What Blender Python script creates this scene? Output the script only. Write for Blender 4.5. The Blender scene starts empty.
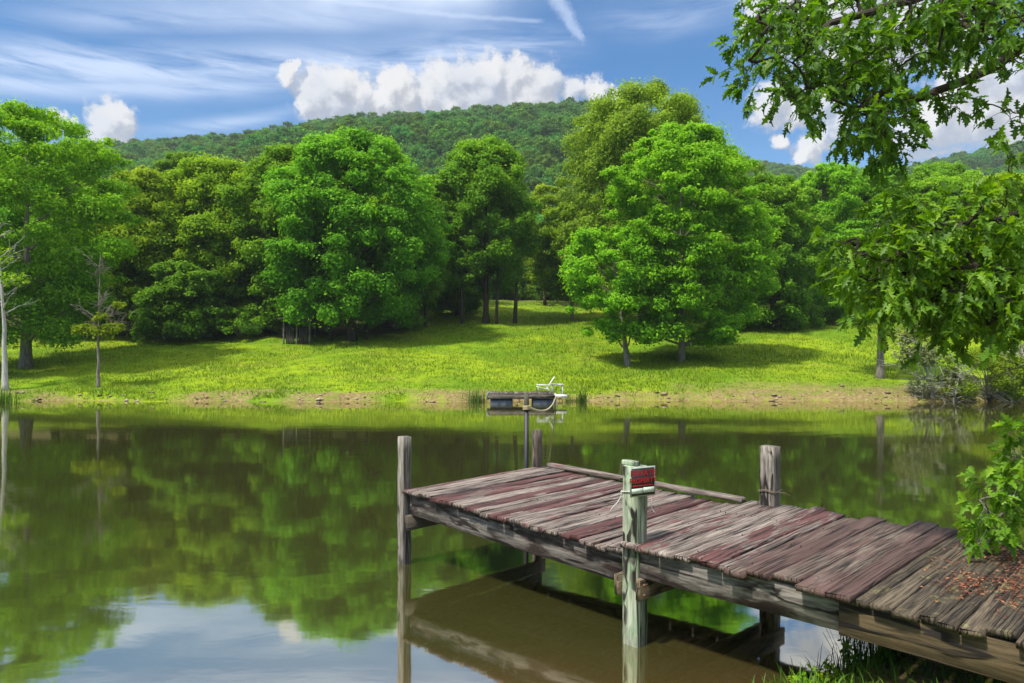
import bpy, math
import numpy as np
from mathutils import Vector

RNG = np.random.default_rng(7)
SC = bpy.context.scene
COL = SC.collection
EYE = 2.4            # camera height over the water
FPX = 720.0          # focal length in pixels of the 1024 px frame
HOR = 350.0
R = math.radians

def px(x, y, Y):
    """point at distance Y in front of the camera that is seen at (x, y)"""
    return np.array([(x - 512) / FPX * Y, Y, EYE - (y - HOR) / FPX * Y])

# ------------------------------------------------------------------ helpers
def hash3(i, j, k, s=0):
    n = (i.astype(np.int64) * 374761393 + j.astype(np.int64) * 668265263 + k.astype(np.int64) * 2147483647 + s * 974634121) & 0xffffffff
    n = ((n ^ (n >> 13)) * 1274126177) & 0xffffffff
    n = ((n ^ (n >> 16)) * 2246822519) & 0xffffffff
    return ((n ^ (n >> 15)) & 0xffffff) / float(0xffffff)

def vnoise(p, s=0):
    p = np.asarray(p, float)
    f = np.floor(p); t = p - f; t = t * t * (3 - 2 * t); f = f.astype(np.int64)
    out = 0
    for a in (0, 1):
        for b in (0, 1):
            for c in (0, 1):
                w = (t[..., 0] if a else 1 - t[..., 0]) * (t[..., 1] if b else 1 - t[..., 1]) * (t[..., 2] if c else 1 - t[..., 2])
                out = out + w * hash3(f[..., 0] + a, f[..., 1] + b, f[..., 2] + c, s)
    return out * 2 - 1

def fbm2(x, y, s=0, o=3):
    v = 0; a = 1.0; f = 1.0
    for i in range(o):
        v = v + a * vnoise(np.stack([x * f, y * f, np.zeros_like(x) + i * 7.3], -1), s + i); a *= .5; f *= 2.1
    return v

def smooth(a, b, x):
    t = np.clip((x - a) / (b - a), 0, 1)
    return t * t * (3 - 2 * t)

def link(name, data, parent=None, mats=(), loc=None):
    o = bpy.data.objects.new(name, data)
    COL.objects.link(o)
    if parent is not None: o.parent = parent
    if loc is not None: o.location = loc
    for m in mats: data.materials.append(m)
    return o

def raw_mesh(name, V, faces, mats=(), smooth_shade=False, attrs=None, fmat=None):
    """faces: list of (n,k) index arrays"""
    me = bpy.data.meshes.new(name)
    V = np.asarray(V, np.float32)
    faces = [np.asarray(f, np.int32) for f in faces if len(f)]
    nl = sum(f.size for f in faces); nf = sum(len(f) for f in faces)
    me.vertices.add(len(V)); me.vertices.foreach_set('co', V.ravel())
    me.loops.add(nl); me.polygons.add(nf)
    me.loops.foreach_set('vertex_index', np.concatenate([f.ravel() for f in faces]))
    tot = np.concatenate([np.full(len(f), f.shape[1], np.int32) for f in faces])
    st = np.concatenate([[0], np.cumsum(tot)[:-1]]).astype(np.int32)
    me.polygons.foreach_set('loop_start', st)
    if smooth_shade: me.polygons.foreach_set('use_smooth', np.ones(nf, bool))
    for m in mats: me.materials.append(m)
    if fmat is not None: me.polygons.foreach_set('material_index', np.asarray(fmat, np.int32))
    for k, v in (attrs or {}).items():
        v = np.asarray(v, np.float32)
        if v.ndim == 1:
            a = me.attributes.new(k, 'FLOAT', 'POINT'); a.data.foreach_set('value', v)
        else:
            a = me.attributes.new(k, 'FLOAT_VECTOR', 'POINT'); a.data.foreach_set('vector', v.ravel())
    me.update(calc_edges=True)
    me.validate()
    return me

def tag(o, label=None, cat=None, group=None, kind=None):
    if label: o['label'] = label
    if cat: o['category'] = cat
    if group: o['group'] = group
    if kind: o['kind'] = kind
    return o

def thing(name, label, cat, loc=(0, 0, 0), group=None):
    o = bpy.data.objects.new(name, None); COL.objects.link(o)
    o.location = loc; o.empty_display_size = .3
    return tag(o, label, cat, group)

class MB:
    """collects vertices / quads / polygons into one mesh, with a 'grain' coordinate"""
    def __init__(s): s.V = []; s.F = []; s.G = []; s.n = 0
    def add(s, V, F, G=None):
        V = np.asarray(V, float)
        s.V.append(V); s.G.append(V if G is None else np.asarray(G, float))
        for f in F: s.F.append(np.asarray(f) + s.n)
        s.n += len(V)
    def mesh(s, name, mats, smooth_shade=False):
        byk = {}
        for f in s.F:
            f = np.atleast_2d(f); byk.setdefault(f.shape[1], []).append(f)
        return raw_mesh(name, np.concatenate(s.V), [np.concatenate(v) for v in byk.values()], mats, smooth_shade, {'grain': np.concatenate(s.G)})
    def build(s, name, mat, parent=None, smooth_shade=False, loc=None):
        V = np.concatenate(s.V)
        if loc is not None:
            s.V = [V - np.asarray(loc)]
        return link(name, s.mesh(name, [mat], smooth_shade), parent, (), None)

def frame(pts):
    pts = np.asarray(pts, float)
    T = np.gradient(pts, axis=0); T /= np.linalg.norm(T, axis=1)[:, None] + 1e-9
    ref = np.array([0.0, 0, 1]) if abs(T[0][2]) < .9 else np.array([1.0, 0, 0])
    A = []; a = np.cross(T[0], ref); a /= np.linalg.norm(a)
    for t in T:
        a = a - t * np.dot(a, t); a /= np.linalg.norm(a) + 1e-9
        A.append(a)
    A = np.array(A); B = np.cross(T, A)
    return T, A, B

def tube(mb, pts, rad, seg=6, cap=True, wob=0.0, rng=RNG):
    pts = np.asarray(pts, float); n = len(pts)
    rad = np.broadcast_to(rad, (n,)).astype(float)
    T, A, B = frame(pts)
    th = np.arange(seg) / seg * 2 * np.pi
    rr = rad[:, None] * (1 + wob * rng.uniform(-1, 1, (n, seg)))
    V = pts[:, None] + rr[..., None] * (np.cos(th)[None, :, None] * A[:, None] + np.sin(th)[None, :, None] * B[:, None])
    L = np.concatenate([[0], np.cumsum(np.linalg.norm(np.diff(pts, axis=0), axis=1))])
    G = np.stack([np.repeat(L, seg), np.tile(np.cos(th), n) * .1 + pts[0][0], np.tile(np.sin(th), n) * .1 + pts[0][1]], -1)
    i = np.arange(n - 1)[:, None] * seg; j = np.arange(seg)[None]; k = (j + 1) % seg
    Q = np.stack([i + j, i + k, i + seg + k, i + seg + j], -1).reshape(-1, 4)
    F = [Q]
    if cap: F += [np.arange(seg)[::-1][None], (np.arange(seg) + (n - 1) * seg)[None]]
    mb.add(V.reshape(-1, 3), F, G)

def board(mb, p0, p1, wid, thk, up=(0, 0, 1), n=10, bev=.006, jit=.0, warp=0.0, rng=RNG, endjit=0.0, twist=0.0):
    """a sawn board from p0 to p1 (centre line), chamfered edges, slight wear and warp"""
    p0 = np.asarray(p0, float); p1 = np.asarray(p1, float)
    d = p1 - p0; L = np.linalg.norm(d); d /= L
    up = np.asarray(up, float); up = up - d * np.dot(up, d); up /= np.linalg.norm(up)
    s = np.cross(d, up)
    h = wid / 2; t = thk / 2
    prof = np.array([(-h + bev, -t), (h - bev, -t), (h, -t + bev), (h, t - bev), (h - bev, t), (-h + bev, t), (-h, t - bev), (-h, -t + bev)])
    tt = np.linspace(0, 1, n)
    off = rng.uniform(0, 50)
    ph = rng.uniform(0, 6.28); w = warp * (np.sin(tt * math.pi * rng.uniform(.8, 2.2) + ph) - math.sin(ph) * .5)
    tw = twist * rng.uniform(-1, 1) * tt
    V = []; G = []
    for q in range(n):
        pr = prof + rng.uniform(-jit, jit, prof.shape)
        c, sn = math.cos(tw[q]), math.sin(tw[q])
        pr = np.stack([pr[:, 0] * c - pr[:, 1] * sn, pr[:, 0] * sn + pr[:, 1] * c], -1)
        l = tt[q] * L
        lo = np.full(8, l)
        if endjit and q in (0, n - 1): lo = lo + rng.uniform(-endjit, endjit, 8)
        V.append(p0 + d * lo[:, None] + s * pr[:, :1] + up * (pr[:, 1:] + w[q]))
        G.append(np.stack([lo + off, pr[:, 0] + off * 1.7, pr[:, 1] + off * .6], -1))
    i = np.arange(n - 1)[:, None] * 8; j = np.arange(8)[None]; k = (j + 1) % 8
    Q = np.stack([i + j, i + k, i + 8 + k, i + 8 + j], -1).reshape(-1, 4)
    mb.add(np.concatenate(V), [Q, np.arange(8)[::-1][None], (np.arange(8) + (n - 1) * 8)[None]], np.concatenate(G))

# ------------------------------------------------------------------ nodes
class NT:
    def __init__(s, tree): s.t = tree; s.l = tree.links
    def n(s, typ, _props=None, **inp):
        nd = s.t.nodes.new(typ)
        for k, v in (_props or {}).items(): setattr(nd, k, v)
        for k, v in inp.items():
            key = int(k[1:]) if k[0] == '_' and k[1:].isdigit() else k.replace('__', ' ')
            s.set(nd.inputs[key], v)
        return nd
    def set(s, sock, v):
        if isinstance(v, bpy.types.NodeSocket): s.l.new(v, sock)
        elif isinstance(v, bpy.types.Node): s.l.new(v.outputs[0], sock)
        else:
            if sock.type == 'RGBA' and len(v) == 3: v = (*v, 1)
            sock.default_value = v
    def math(s, op, a, b=0.0, c=None, clamp=False):
        nd = s.n('ShaderNodeMath', {'operation': op, 'use_clamp': clamp}, _0=a, _1=b)
        if c is not None: s.set(nd.inputs[2], c)
        return nd.outputs[0]
    def vmath(s, op, a, b=(0, 0, 0)):
        nd = s.n('ShaderNodeVectorMath', {'operation': op}, _0=a, _1=b)
        return nd.outputs['Value'] if op in ('DISTANCE', 'LENGTH', 'DOT_PRODUCT') else nd.outputs[0]
    def mapr(s, v, a, b, c=0.0, d=1.0, typ='SMOOTHSTEP'):
        return s.n('ShaderNodeMapRange', {'interpolation_type': typ, 'clamp': True} if typ == 'LINEAR' else {'interpolation_type': typ}, _0=v, _1=a, _2=b, _3=c, _4=d).outputs[0]
    def noise(s, vec, scale, detail=4.0, rough=.55, dist=0.0):
        return s.n('ShaderNodeTexNoise', None, Vector=vec, Scale=scale, Detail=detail, Roughness=rough, Distortion=dist).outputs[0]
    def mix(s, f, a, b, mode='MIX'):
        nd = s.n('ShaderNodeMix', {'data_type': 'RGBA', 'blend_type': mode})
        s.set(nd.inputs[0], f); s.set(nd.inputs[6], a); s.set(nd.inputs[7], b)
        return nd.outputs[2]
    def scalev(s, vec, sc, rot=(0, 0, 0), loc=(0, 0, 0)):
        return s.n('ShaderNodeMapping', None, Vector=vec, Scale=sc, Rotation=rot, Location=loc).outputs[0]
    def attr(s, name, out='Fac'):
        return s.n('ShaderNodeAttribute', {'attribute_name': name}).outputs[out]

def new_mat(name):
    m = bpy.data.materials.new(name); m.use_nodes = True
    m.node_tree.nodes.clear()
    t = NT(m.node_tree); out = t.n('ShaderNodeOutputMaterial')
    return m, t, out

def bump(t, h, strength, dist=.01):
    return t.n('ShaderNodeBump', None, Strength=strength, Distance=dist, Height=h).outputs[0]

def leaf_mat(name, dark, mid, light, trans=.5, gloss=.06, trans_tint=(1.15, 1.1, .5), vary=.12):
    m, t, out = new_mat(name)
    tint = t.attr('tint')
    rnd = t.n('ShaderNodeObjectInfo').outputs['Random']
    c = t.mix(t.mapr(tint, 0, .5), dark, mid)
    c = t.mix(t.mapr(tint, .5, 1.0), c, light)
    hsv = t.n('ShaderNodeHueSaturation', None, Hue=t.mapr(rnd, 0, 1, .5 - vary * .12, .5 + vary * .08, 'LINEAR'), Saturation=1.0, Value=t.mapr(rnd, 0, 1, 1 - vary * 1.2, 1 + vary, 'LINEAR'), Color=c)
    c = hsv.outputs[0]
    p = t.n('ShaderNodeBsdfPrincipled', None, Base__Color=c, Roughness=.5)
    p.inputs['Specular IOR Level'].default_value = gloss
    tr = t.n('ShaderNodeBsdfTranslucent', None, Color=t.mix(1.0, c, trans_tint, 'MULTIPLY'))
    mx = t.n('ShaderNodeMixShader', None, _0=trans, _1=p, _2=tr)
    t.l.new(mx.outputs[0], out.inputs[0])
    return m

def bark_mat(name, a, b, scale=1.0, lichen=None):
    m, t, out = new_mat(name)
    g = t.attr('grain', 'Vector')
    n1 = t.noise(t.scalev(g, (2.2 * scale, 40 * scale, 40 * scale)), 1.0, 6, .65)
    n2 = t.noise(t.n('ShaderNodeTexCoord').outputs['Object'], 1.3, 3)
    c = t.mix(t.mapr(n1, .35, .68), a, b)
    c = t.mix(t.mapr(n2, .5, .75, 0, .45), c, lichen or tuple(v * .6 for v in a))
    p = t.n('ShaderNodeBsdfPrincipled', None, Base__Color=c, Roughness=.9, Normal=bump(t, n1, .8, .03))
    p.inputs['Specular IOR Level'].default_value = .15
    t.l.new(p.outputs[0], out.inputs[0])
    return m

def wood_mat(name, dark, light, paint=None, paint_amt=0.0, stain=None, stain_amt=0.0, moss=None, moss_amt=0.0, streak=None):
    m, t, out = new_mat(name)
    g = t.attr('grain', 'Vector')
    isl = t.n('ShaderNodeNewGeometry').outputs['Random Per Island']
    gw = t.vmath('ADD', g, t.n('ShaderNodeCombineXYZ', None, Y=t.math('MULTIPLY', t.noise(g, 2.0, 2), .03)).outputs[0])
    fine = t.noise(t.scalev(gw, (3.6, 62, 45)), 1.0, 8, .66)
    mid = t.noise(t.scalev(gw, (.9, 16, 12)), 1.0, 4, .6)
    blot = t.noise(t.scalev(g, (2.0, 7, 7)), 1.0, 5, .65)
    c = t.mix(t.mapr(fine, .3, .7), dark, light)
    c = t.mix(t.mapr(mid, .42, .7, 0, .55), c, dark)
    if stain:
        c = t.mix(t.math('MULTIPLY', t.mapr(blot, .46, .62), stain_amt), c, stain)
    if paint:
        wear = t.math('ADD', t.math('MULTIPLY', fine, .55), t.math('MULTIPLY', blot, .6))
        wear = t.math('ADD', wear, t.math('MULTIPLY', isl, .34))
        pc = t.mix(t.mapr(mid, .3, .7), paint, tuple(v * 1.7 + .012 for v in paint))
        c = t.mix(t.mapr(wear, 1.05 - paint_amt, .62 + (1 - paint_amt) * .1, 0, .93), c, pc)
    if moss:
        mn = t.noise(g, 5.0, 6, .7)
        c = t.mix(t.mapr(mn, .62 - moss_amt * .2, .72 - moss_amt * .2, 0, .8), c, moss)
    crack = t.noise(t.scalev(gw, (.55, 34, 5), loc=(3, 7, 1)), 1.0, 3, .5)
    ck = t.mapr(t.math('ABSOLUTE', t.math('SUBTRACT', crack, .5)), .010, .045, 0, 1)
    ckm = t.mapr(t.noise(t.scalev(g, (1.3, 9, 9), loc=(9, 2, 3)), 1.0, 2), .36, .52)
    ck = t.math('MAXIMUM', ck, t.math('SUBTRACT', 1.0, ckm))
    c = t.mix(ck, (.012, .009, .008), c)
    hs = t.n('ShaderNodeHueSaturation', None, Hue=.5, Saturation=1.0, Value=t.mapr(isl, 0, 1, .66, 1.22, 'LINEAR'), Color=c)
    h = t.math('ADD', t.math('MULTIPLY', fine, .5), t.math('MULTIPLY', ck, 1.0))
    p = t.n('ShaderNodeBsdfPrincipled', None, Base__Color=hs.outputs[0], Roughness=.82, Normal=bump(t, h, .7, .008))
    p.inputs['Specular IOR Level'].default_value = .25
    t.l.new(p.outputs[0], out.inputs[0])
    return m

def flat_mat(name, col, rough=.6, metal=0.0, var=.15, scale=6.0):
    m, t, out = new_mat(name)
    n = t.noise(t.n('ShaderNodeTexCoord').outputs['Object'], scale, 5, .6)
    c = t.mix(t.mapr(n, .35, .7), tuple(v * (1 - var) for v in col), tuple(min(1, v * (1 + var)) for v in col))
    p = t.n('ShaderNodeBsdfPrincipled', None, Base__Color=c, Roughness=rough, Metallic=metal)
    t.l.new(p.outputs[0], out.inputs[0])
    return m

# ------------------------------------------------------------------ camera, sun, sky
cam_d = bpy.data.cameras.new('camera'); cam = link('camera', cam_d)
cam.location = (0, 0, EYE); cam.rotation_euler = (R(90), 0, 0)
cam_d.sensor_width = 36; cam_d.lens = 36 * FPX / 1024
cam_d.shift_y = (HOR - 341.5) / 1024
cam_d.clip_start = .05; cam_d.clip_end = 6000
SC.camera = cam

SUN_EL, SUN_AZ = R(58), math.atan2(-.79, -.61)      # sun behind the camera, to its left (azimuth from +Y towards +X)
sd = bpy.data.lights.new('sun', 'SUN'); sun = link('sun', sd)
sv = Vector((math.cos(SUN_EL) * math.sin(SUN_AZ), math.cos(SUN_EL) * math.cos(SUN_AZ), math.sin(SUN_EL)))
sun.rotation_euler = sv.to_track_quat('Z', 'Y').to_euler()
sd.energy = 3.2; sd.angle = R(4); sd.color = (1, .95, .85)

world = bpy.data.worlds.new('World'); SC.world = world; world.cycles.sampling_method = 'MANUAL'; world.cycles.sample_map_resolution = 256; world.use_nodes = True
world.node_tree.nodes.clear()
def az_el(x, y):
    a = (x - 512) / FPX; e = (HOR - y) / FPX
    return math.atan(a), math.atan(e * math.cos(math.atan(a)))

def build_sky():
    t = NT(world.node_tree)
    out = t.n('ShaderNodeOutputWorld')
    sky = t.n('ShaderNodeTexSky', {'sky_type': 'NISHITA', 'sun_disc': False, 'sun_elevation': SUN_EL, 'sun_rotation': SUN_AZ, 'air_density': 1.0, 'dust_density': .6, 'ozone_density': 2.0})
    skyc = t.n('ShaderNodeHueSaturation', None, Hue=.502, Saturation=1.46, Value=.66, Color=sky).outputs[0]
    d = t.n('ShaderNodeTexCoord').outputs['Generated']
    s = t.n('ShaderNodeSeparateXYZ', None, _0=d)
    az = t.math('ARCTAN2', s.outputs[0], s.outputs[1])
    el = t.math('ARCSINE', s.outputs[2])
    P = t.n('ShaderNodeCombineXYZ', None, X=az, Y=el).outputs[0]
    # cirrus: long thin streaks on a high sheet
    w1 = t.noise(P, 3.0, 2)
    Pw = t.vmath('ADD', P, t.n('ShaderNodeCombineXYZ', None, Y=t.math('MULTIPLY', t.math('SUBTRACT', w1, .5), .05)).outputs[0])
    c1 = t.noise(t.scalev(Pw, (1.5, 13, 1), rot=(0, 0, R(2))), 1.0, 6, .58, .3)
    c2 = t.noise(t.scalev(Pw, (7, 60, 1), rot=(0, 0, R(9)), loc=(3, 1, 0)), 1.0, 4, .65, .5)
    c3 = t.noise(t.scalev(P, (1.1, 2.6, 1), loc=(5.3, 2.2, 0)), 1.0, 3)
    body = t.math('ADD', t.math('MULTIPLY', c1, .6), t.math('MULTIPLY', c2, .4))
    cir = t.mapr(body, .44, .70)
    # streak bands seen in the left half of the view
    def band(x0, y0, x1, y1, wid, amp):
        a0, e0 = az_el(x0, y0); a1, e1 = az_el(x1, y1)
        dx, dy = a1 - a0, e1 - e0; L = math.hypot(dx, dy); dx /= L; dy /= L
        rel = t.vmath('SUBTRACT', Pw, (a0, e0, 0))
        al = t.vmath('DOT_PRODUCT', rel, (dx, dy, 0)); ac = t.vmath('DOT_PRODUCT', rel, (-dy, dx, 0))
        w = t.math('MULTIPLY', ac, FPX / wid)
        g = t.math('POWER', 2.718, t.math('MULTIPLY', t.math('MULTIPLY', w, w), -1.0))
        e = t.math('MULTIPLY', t.mapr(al, -.06, .12), t.mapr(al, L - .12, L + .08, 1, 0))
        return t.math('MULTIPLY', t.math('MULTIPLY', g, e), amp)
    bands = None
    for b in [(-200, 40, 560, 42, 17, .95), (-200, 74, 330, 78, 9, .75), (0, 14, 420, 10, 10, .5), (150, 128, 290, 110, 6, .75), (170, 93, 250, 96, 4, .55), (590, 22, 740, 12, 12, .5), (440, 30, 560, 34, 12, .4), (-100, 95, 60, 92, 6, .4)]:
        v = band(*b); bands = v if bands is None else t.math('MAXIMUM', bands, v)
    bands = t.math('MULTIPLY', bands, t.mapr(t.math('ADD', t.math('MULTIPLY', c1, .5), t.math('MULTIPLY', c2, .62)), .34, .66))
    cir = t.math('MULTIPLY', cir, t.mapr(c3, .42, .66, .0, .5))
    cir = t.math('MULTIPLY', cir, t.mapr(el, .27, .40, .35, 1.0))
    cir = t.math('MAXIMUM', cir, bands)
    # two contrails
    def trail(x0, y0, x1, y1, w0, w1, amp, rag):
        a0, e0 = az_el(x0, y0); a1, e1 = az_el(x1, y1)
        dx, dy = a1 - a0, e1 - e0; L = math.hypot(dx, dy); dx /= L; dy /= L
        Pn = t.vmath('ADD', P, t.n('ShaderNodeCombineXYZ', None, X=t.math('MULTIPLY', t.math('SUBTRACT', t.noise(P, 70, 4, .7), .5), rag), Y=t.math('MULTIPLY', t.math('SUBTRACT', t.noise(P, 55, 4, .7), .5), rag)).outputs[0])
        rel = t.vmath('SUBTRACT', Pn, (a0, e0, 0))
        al = t.vmath('DOT_PRODUCT', rel, (dx, dy, 0)); ac = t.math('ABSOLUTE', t.vmath('DOT_PRODUCT', rel, (-dy, dx, 0)))
        wid = t.mapr(al, 0, L, w0 / FPX, w1 / FPX, 'LINEAR')
        g = t.mapr(t.math('DIVIDE', ac, wid), .1, 1.3, 1, 0)
        e = t.math('MULTIPLY', t.mapr(al, -.01, .03), t.mapr(al, L - .015, L + .005, 1, 0))
        return t.math('MULTIPLY', t.math('MULTIPLY', g, e), amp)
    tr = t.math('MAXIMUM', trail(300, -6, 545, 21, 3.5, 2.5, .4, .006), trail(536, -40, 585, 46, 13, 4, .55, .022))
    cir = t.math('MAXIMUM', cir, tr)
    # cumulus: heaps of puffs along the horizon
    puffs = []
    def heap(pts):
        for (x, y, r) in pts:
            r = r * (1.38 if r > 9 else 1.1)
            a, e = az_el(x, y); puffs.append((a, e, r / FPX))
    heap([(318, 96, 22), (338, 88, 20), (332, 106, 22), (360, 98, 18), (304, 104, 10)])
    heap([(395, 86, 17), (384, 100, 18), (404, 98, 18), (376, 92, 10)])
    heap([(445, 82, 20), (432, 96, 18), (468, 76, 17), (492, 74, 18), (515, 77, 19), (545, 84, 16), (572, 90, 12), (480, 95, 30), (530, 98, 28), (450, 104, 26), (596, 92, 12), (615, 97, 9)])
    heap([(112, 116, 15), (102, 122, 12), (122, 124, 12), (110, 130, 16), (56, 122, 9), (72, 126, 9)])
    heap([(287, 77, 9), (294, 69, 6)])
    heap([(770, 104, 18), (800, 108, 16), (822, 100, 14), (835, 120, 12), (780, 140, 9), (805, 150, 11), (820, 138, 10), (750, 20, 10)])
    heap([(940, 122, 26), (985, 108, 30), (1030, 112, 34), (968, 84, 22), (1010, 78, 24), (915, 135, 20), (1080, 95, 50), (960, 30, 20), (770, 8, 24), (806, 30, 26), (846, 46, 26), (850, 4, 34), (900, 30, 34)])
    # heaps all the way round the horizon, so the sky is not empty elsewhere
    rr = np.random.default_rng(3)
    for k in range(0):
        a = rr.uniform(1.2, 5.0); e = rr.uniform(.14, .3)
        for q in range(3):
            puffs.append((((a + rr.uniform(-.14, .14) + math.pi) % (2 * math.pi)) - math.pi, e + rr.uniform(-.03, .03), rr.uniform(.04, .09)))
    grp = bpy.data.node_groups.new('cumulus_field', 'ShaderNodeTree')
    grp.interface.new_socket('P', in_out='INPUT', socket_type='NodeSocketVector')
    grp.interface.new_socket('Field', in_out='OUTPUT', socket_type='NodeSocketFloat')
    g = NT(grp); gi = g.n('NodeGroupInput'); go = g.n('NodeGroupOutput')
    f = None
    for (a, e, r) in puffs:
        v = g.math('MULTIPLY_ADD', g.vmath('DISTANCE', gi.outputs[0], (a, e, 0)), -1.0 / r, 1.0)
        f = v if f is None else g.n('ShaderNodeMath', {'operation': 'SMOOTH_MAX'}, _0=f, _1=v, _2=.25).outputs[0]
    grp.links.new(f, go.inputs[0])
    def warp(vec):
        o1 = t.n('ShaderNodeTexNoise', None, Vector=vec, Scale=30.0, Detail=7.0, Roughness=.62).outputs[1]
        o = t.vmath('MULTIPLY', t.vmath('SUBTRACT', o1, (.5, .5, .5)), (.046, .046, 0))
        return t.vmath('ADD', vec, o)
    def field(vec):
        nd = t.t.nodes.new('ShaderNodeGroup'); nd.node_tree = grp
        t.set(nd.inputs[0], warp(vec)); return nd.outputs[0]
    nz = t.math('MULTIPLY', t.math('SUBTRACT', t.noise(P, 62.0, 6, .66), .5), 1.15)
    f0 = t.math('ADD', field(P), nz); f1 = t.math('ADD', field(t.vmath('ADD', P, (-.009, .013, 0))), t.math('MULTIPLY', nz, .35))
    dens = t.mapr(f0, -.04, .46)
    thin = t.mapr(t.noise(P, 9.0, 3), .3, .62, .75, 1.0)
    dens = t.math('MULTIPLY', dens, thin)
    lit = t.mapr(t.math('SUBTRACT', f0, f1), -.40, .55)
    billow = t.noise(P, 38.0, 6, .6)
    lit = t.math('ADD', t.math('MULTIPLY', lit, .75), t.math('MULTIPLY', billow, .35))
    cumc = t.mix(t.mapr(lit, .10, .90), CUM_LO, CUM_HI)
    # soft overcast sheet higher up and behind (the water mirrors its lower part)
    hi = t.noise(t.scalev(P, (1.6, 3.2, 1), loc=(1.1, .4, 0)), 1.0, 5, .55)
    hole = t.mapr(t.math('ABSOLUTE', t.math('SUBTRACT', az, .17)), .10, .26, .12, 1.0)      # a clearer gap in the sheet
    hole = t.math('MAXIMUM', hole, t.mapr(el, .42, .56))
    veil = t.math('MULTIPLY', t.math('MULTIPLY', t.mapr(hi, .30, .58, .25, 1.0), t.mapr(el, .37, .50, 0, .95)), hole)
    hic = t.mix(t.mapr(el, .50, .75), t.mix(t.mapr(hi, .35, .75), (6.2, 6.6, 7.3), (7.4, 7.5, 7.7)), (9.8, 9.9, 10.2))  # overhead part, out of frame, brightened as added fill light
    cheap = t.mix(veil, skyc, hic)
    fade = t.math('MULTIPLY', t.mapr(t.math('ABSOLUTE', az), .85, 1.0, 1, 0), t.mapr(el, .52, .66, 1, 0))
    c = t.mix(t.math('MULTIPLY', t.math('MULTIPLY', cir, .8), fade), cheap, CIRRUS)
    def bg(col): return t.n('ShaderNodeBackground', None, Color=col, Strength=SKY_STRENGTH)
    inner = t.n('ShaderNodeMixShader', None, _0=dens, _1=bg(c), _2=bg(cumc))
    lt = lambda v, k: t.math('LESS_THAN', v, k)
    box = t.math('MULTIPLY', lt(t.math('ABSOLUTE', t.math('SUBTRACT', el, .24)), .28), lt(t.math('ABSOLUTE', az), .95))
    mid = t.n('ShaderNodeMixShader', None, _0=box, _1=bg(c), _2=inner)
    box2 = t.math('MULTIPLY', lt(t.math('ABSOLUTE', t.math('SUBTRACT', el, .30)), .42), lt(t.math('ABSOLUTE', az), 1.02))
    outer = t.n('ShaderNodeMixShader', None, _0=box2, _1=bg(cheap), _2=mid)
    t.l.new(outer.outputs[0], out.inputs[0])
SKY_STRENGTH = .10
CUM_LO, CUM_HI, CIRRUS = (2.0, 2.1, 2.4), (4.0, 3.95, 3.95), (3.7, 4.2, 5.2)
build_sky()
SC.view_settings.view_transform = 'Standard'; SC.view_settings.look = 'None'
SC.view_settings.exposure = 1.16; SC.view_settings.gamma = 1.0; SC.view_settings.use_curve_mapping = False

# ------------------------------------------------------------------ terrain
NEAR_X = np.array([-80, -40, -10, -3, 1.2, 1.8, 2.2, 2.6, 3.0, 3.6, 4.6, 7, 12, 25, 45, 80.])
NEAR_Y = np.array([6, 4.5, 4.0, 4.5, 4.9, 5.05, 5.25, 5.5, 5.8, 6.3, 7.0, 8.2, 10, 14, 24, 50.])
RID_P = np.array([-1200, -400, -200, 0, 100, 180, 250, 330, 420, 500, 560, 600, 640, 680, 710, 760, 830, 900, 960, 1024, 1150, 1400, 2200.])
RID_Y = np.array([170, 160, 152, 150, 140, 134, 128, 113, 108, 102, 97, 97, 102, 120, 146, 160, 168, 165, 154, 142, 120, 125, 160.])
def far_y(x):
    return 33.6 + .35 * np.sin(x * .21) + .25 * np.sin(x * .9 + 1) + .12 * np.sin(x * 2.3) - .9 * smooth(20, 32, x)
def terrain(x, y, detail=True):
    x = np.asarray(x, float); y = np.asarray(y, float)
    d_far = y - far_y(x); d_near = (np.interp(x, NEAR_X, NEAR_Y) - y) * .8
    d_left = -x - 62; d_right = x - 62
    d = np.maximum(np.maximum(d_far, d_near), np.maximum(d_left, d_right))   # >0 on land
    wet = np.clip(d * .35, -1.6, 0)
    bank = .22 * smooth(0, .7, d)
    far = bank + .166 * np.clip(d_far, 0, 46) + .05 * np.clip(d_far - 46, 0, 40)
    far = far + (.10 * fbm2(x * .12, y * .12, 3) * smooth(1, 8, d))
    near = bank * .6 + np.minimum(.17 * d, .62 + .05 * d)
    side = bank + .12 * d
    land = np.where(d_far > 0, far, np.where(d_near > np.maximum(d_left, d_right), near, side))
    if detail:
        land = land + smooth(0, .3, d) * np.where(d_far > 0, .06, .02) * fbm2(x * 1.7, y * 1.7, 9)
    z = np.where(d > 0, land, wet)
    # wooded hill behind
    a = np.arctan2(x, np.maximum(y, 1.0)); P = 512 + FPX * np.tan(np.clip(a, -1.35, 1.35))
    yr = 430 + 190 * smooth(640, 760, P)
    zr = (HOR - np.interp(P, RID_P, RID_Y)) / FPX * yr + EYE - 12
    base = 9.5
    up = smooth(105, 1.0 * yr, y)
    up = .15 * up + .85 * np.clip((y - 105) / (yr - 105), 0, 1)
    hill = (zr - base) * up + 7 * fbm2(x * .012, y * .012, 21) * smooth(130, 260, y) * smooth(30, 180, np.abs(yr - y))
    hill = np.where(y > yr, (zr - base) * (1 - .5 * smooth(0, 300, y - yr)), hill)
    z = z + np.where((y > 105), hill, 0)
    return z
def tz(x, y): return float(terrain(np.array([x]), np.array([y]))[0])

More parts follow.
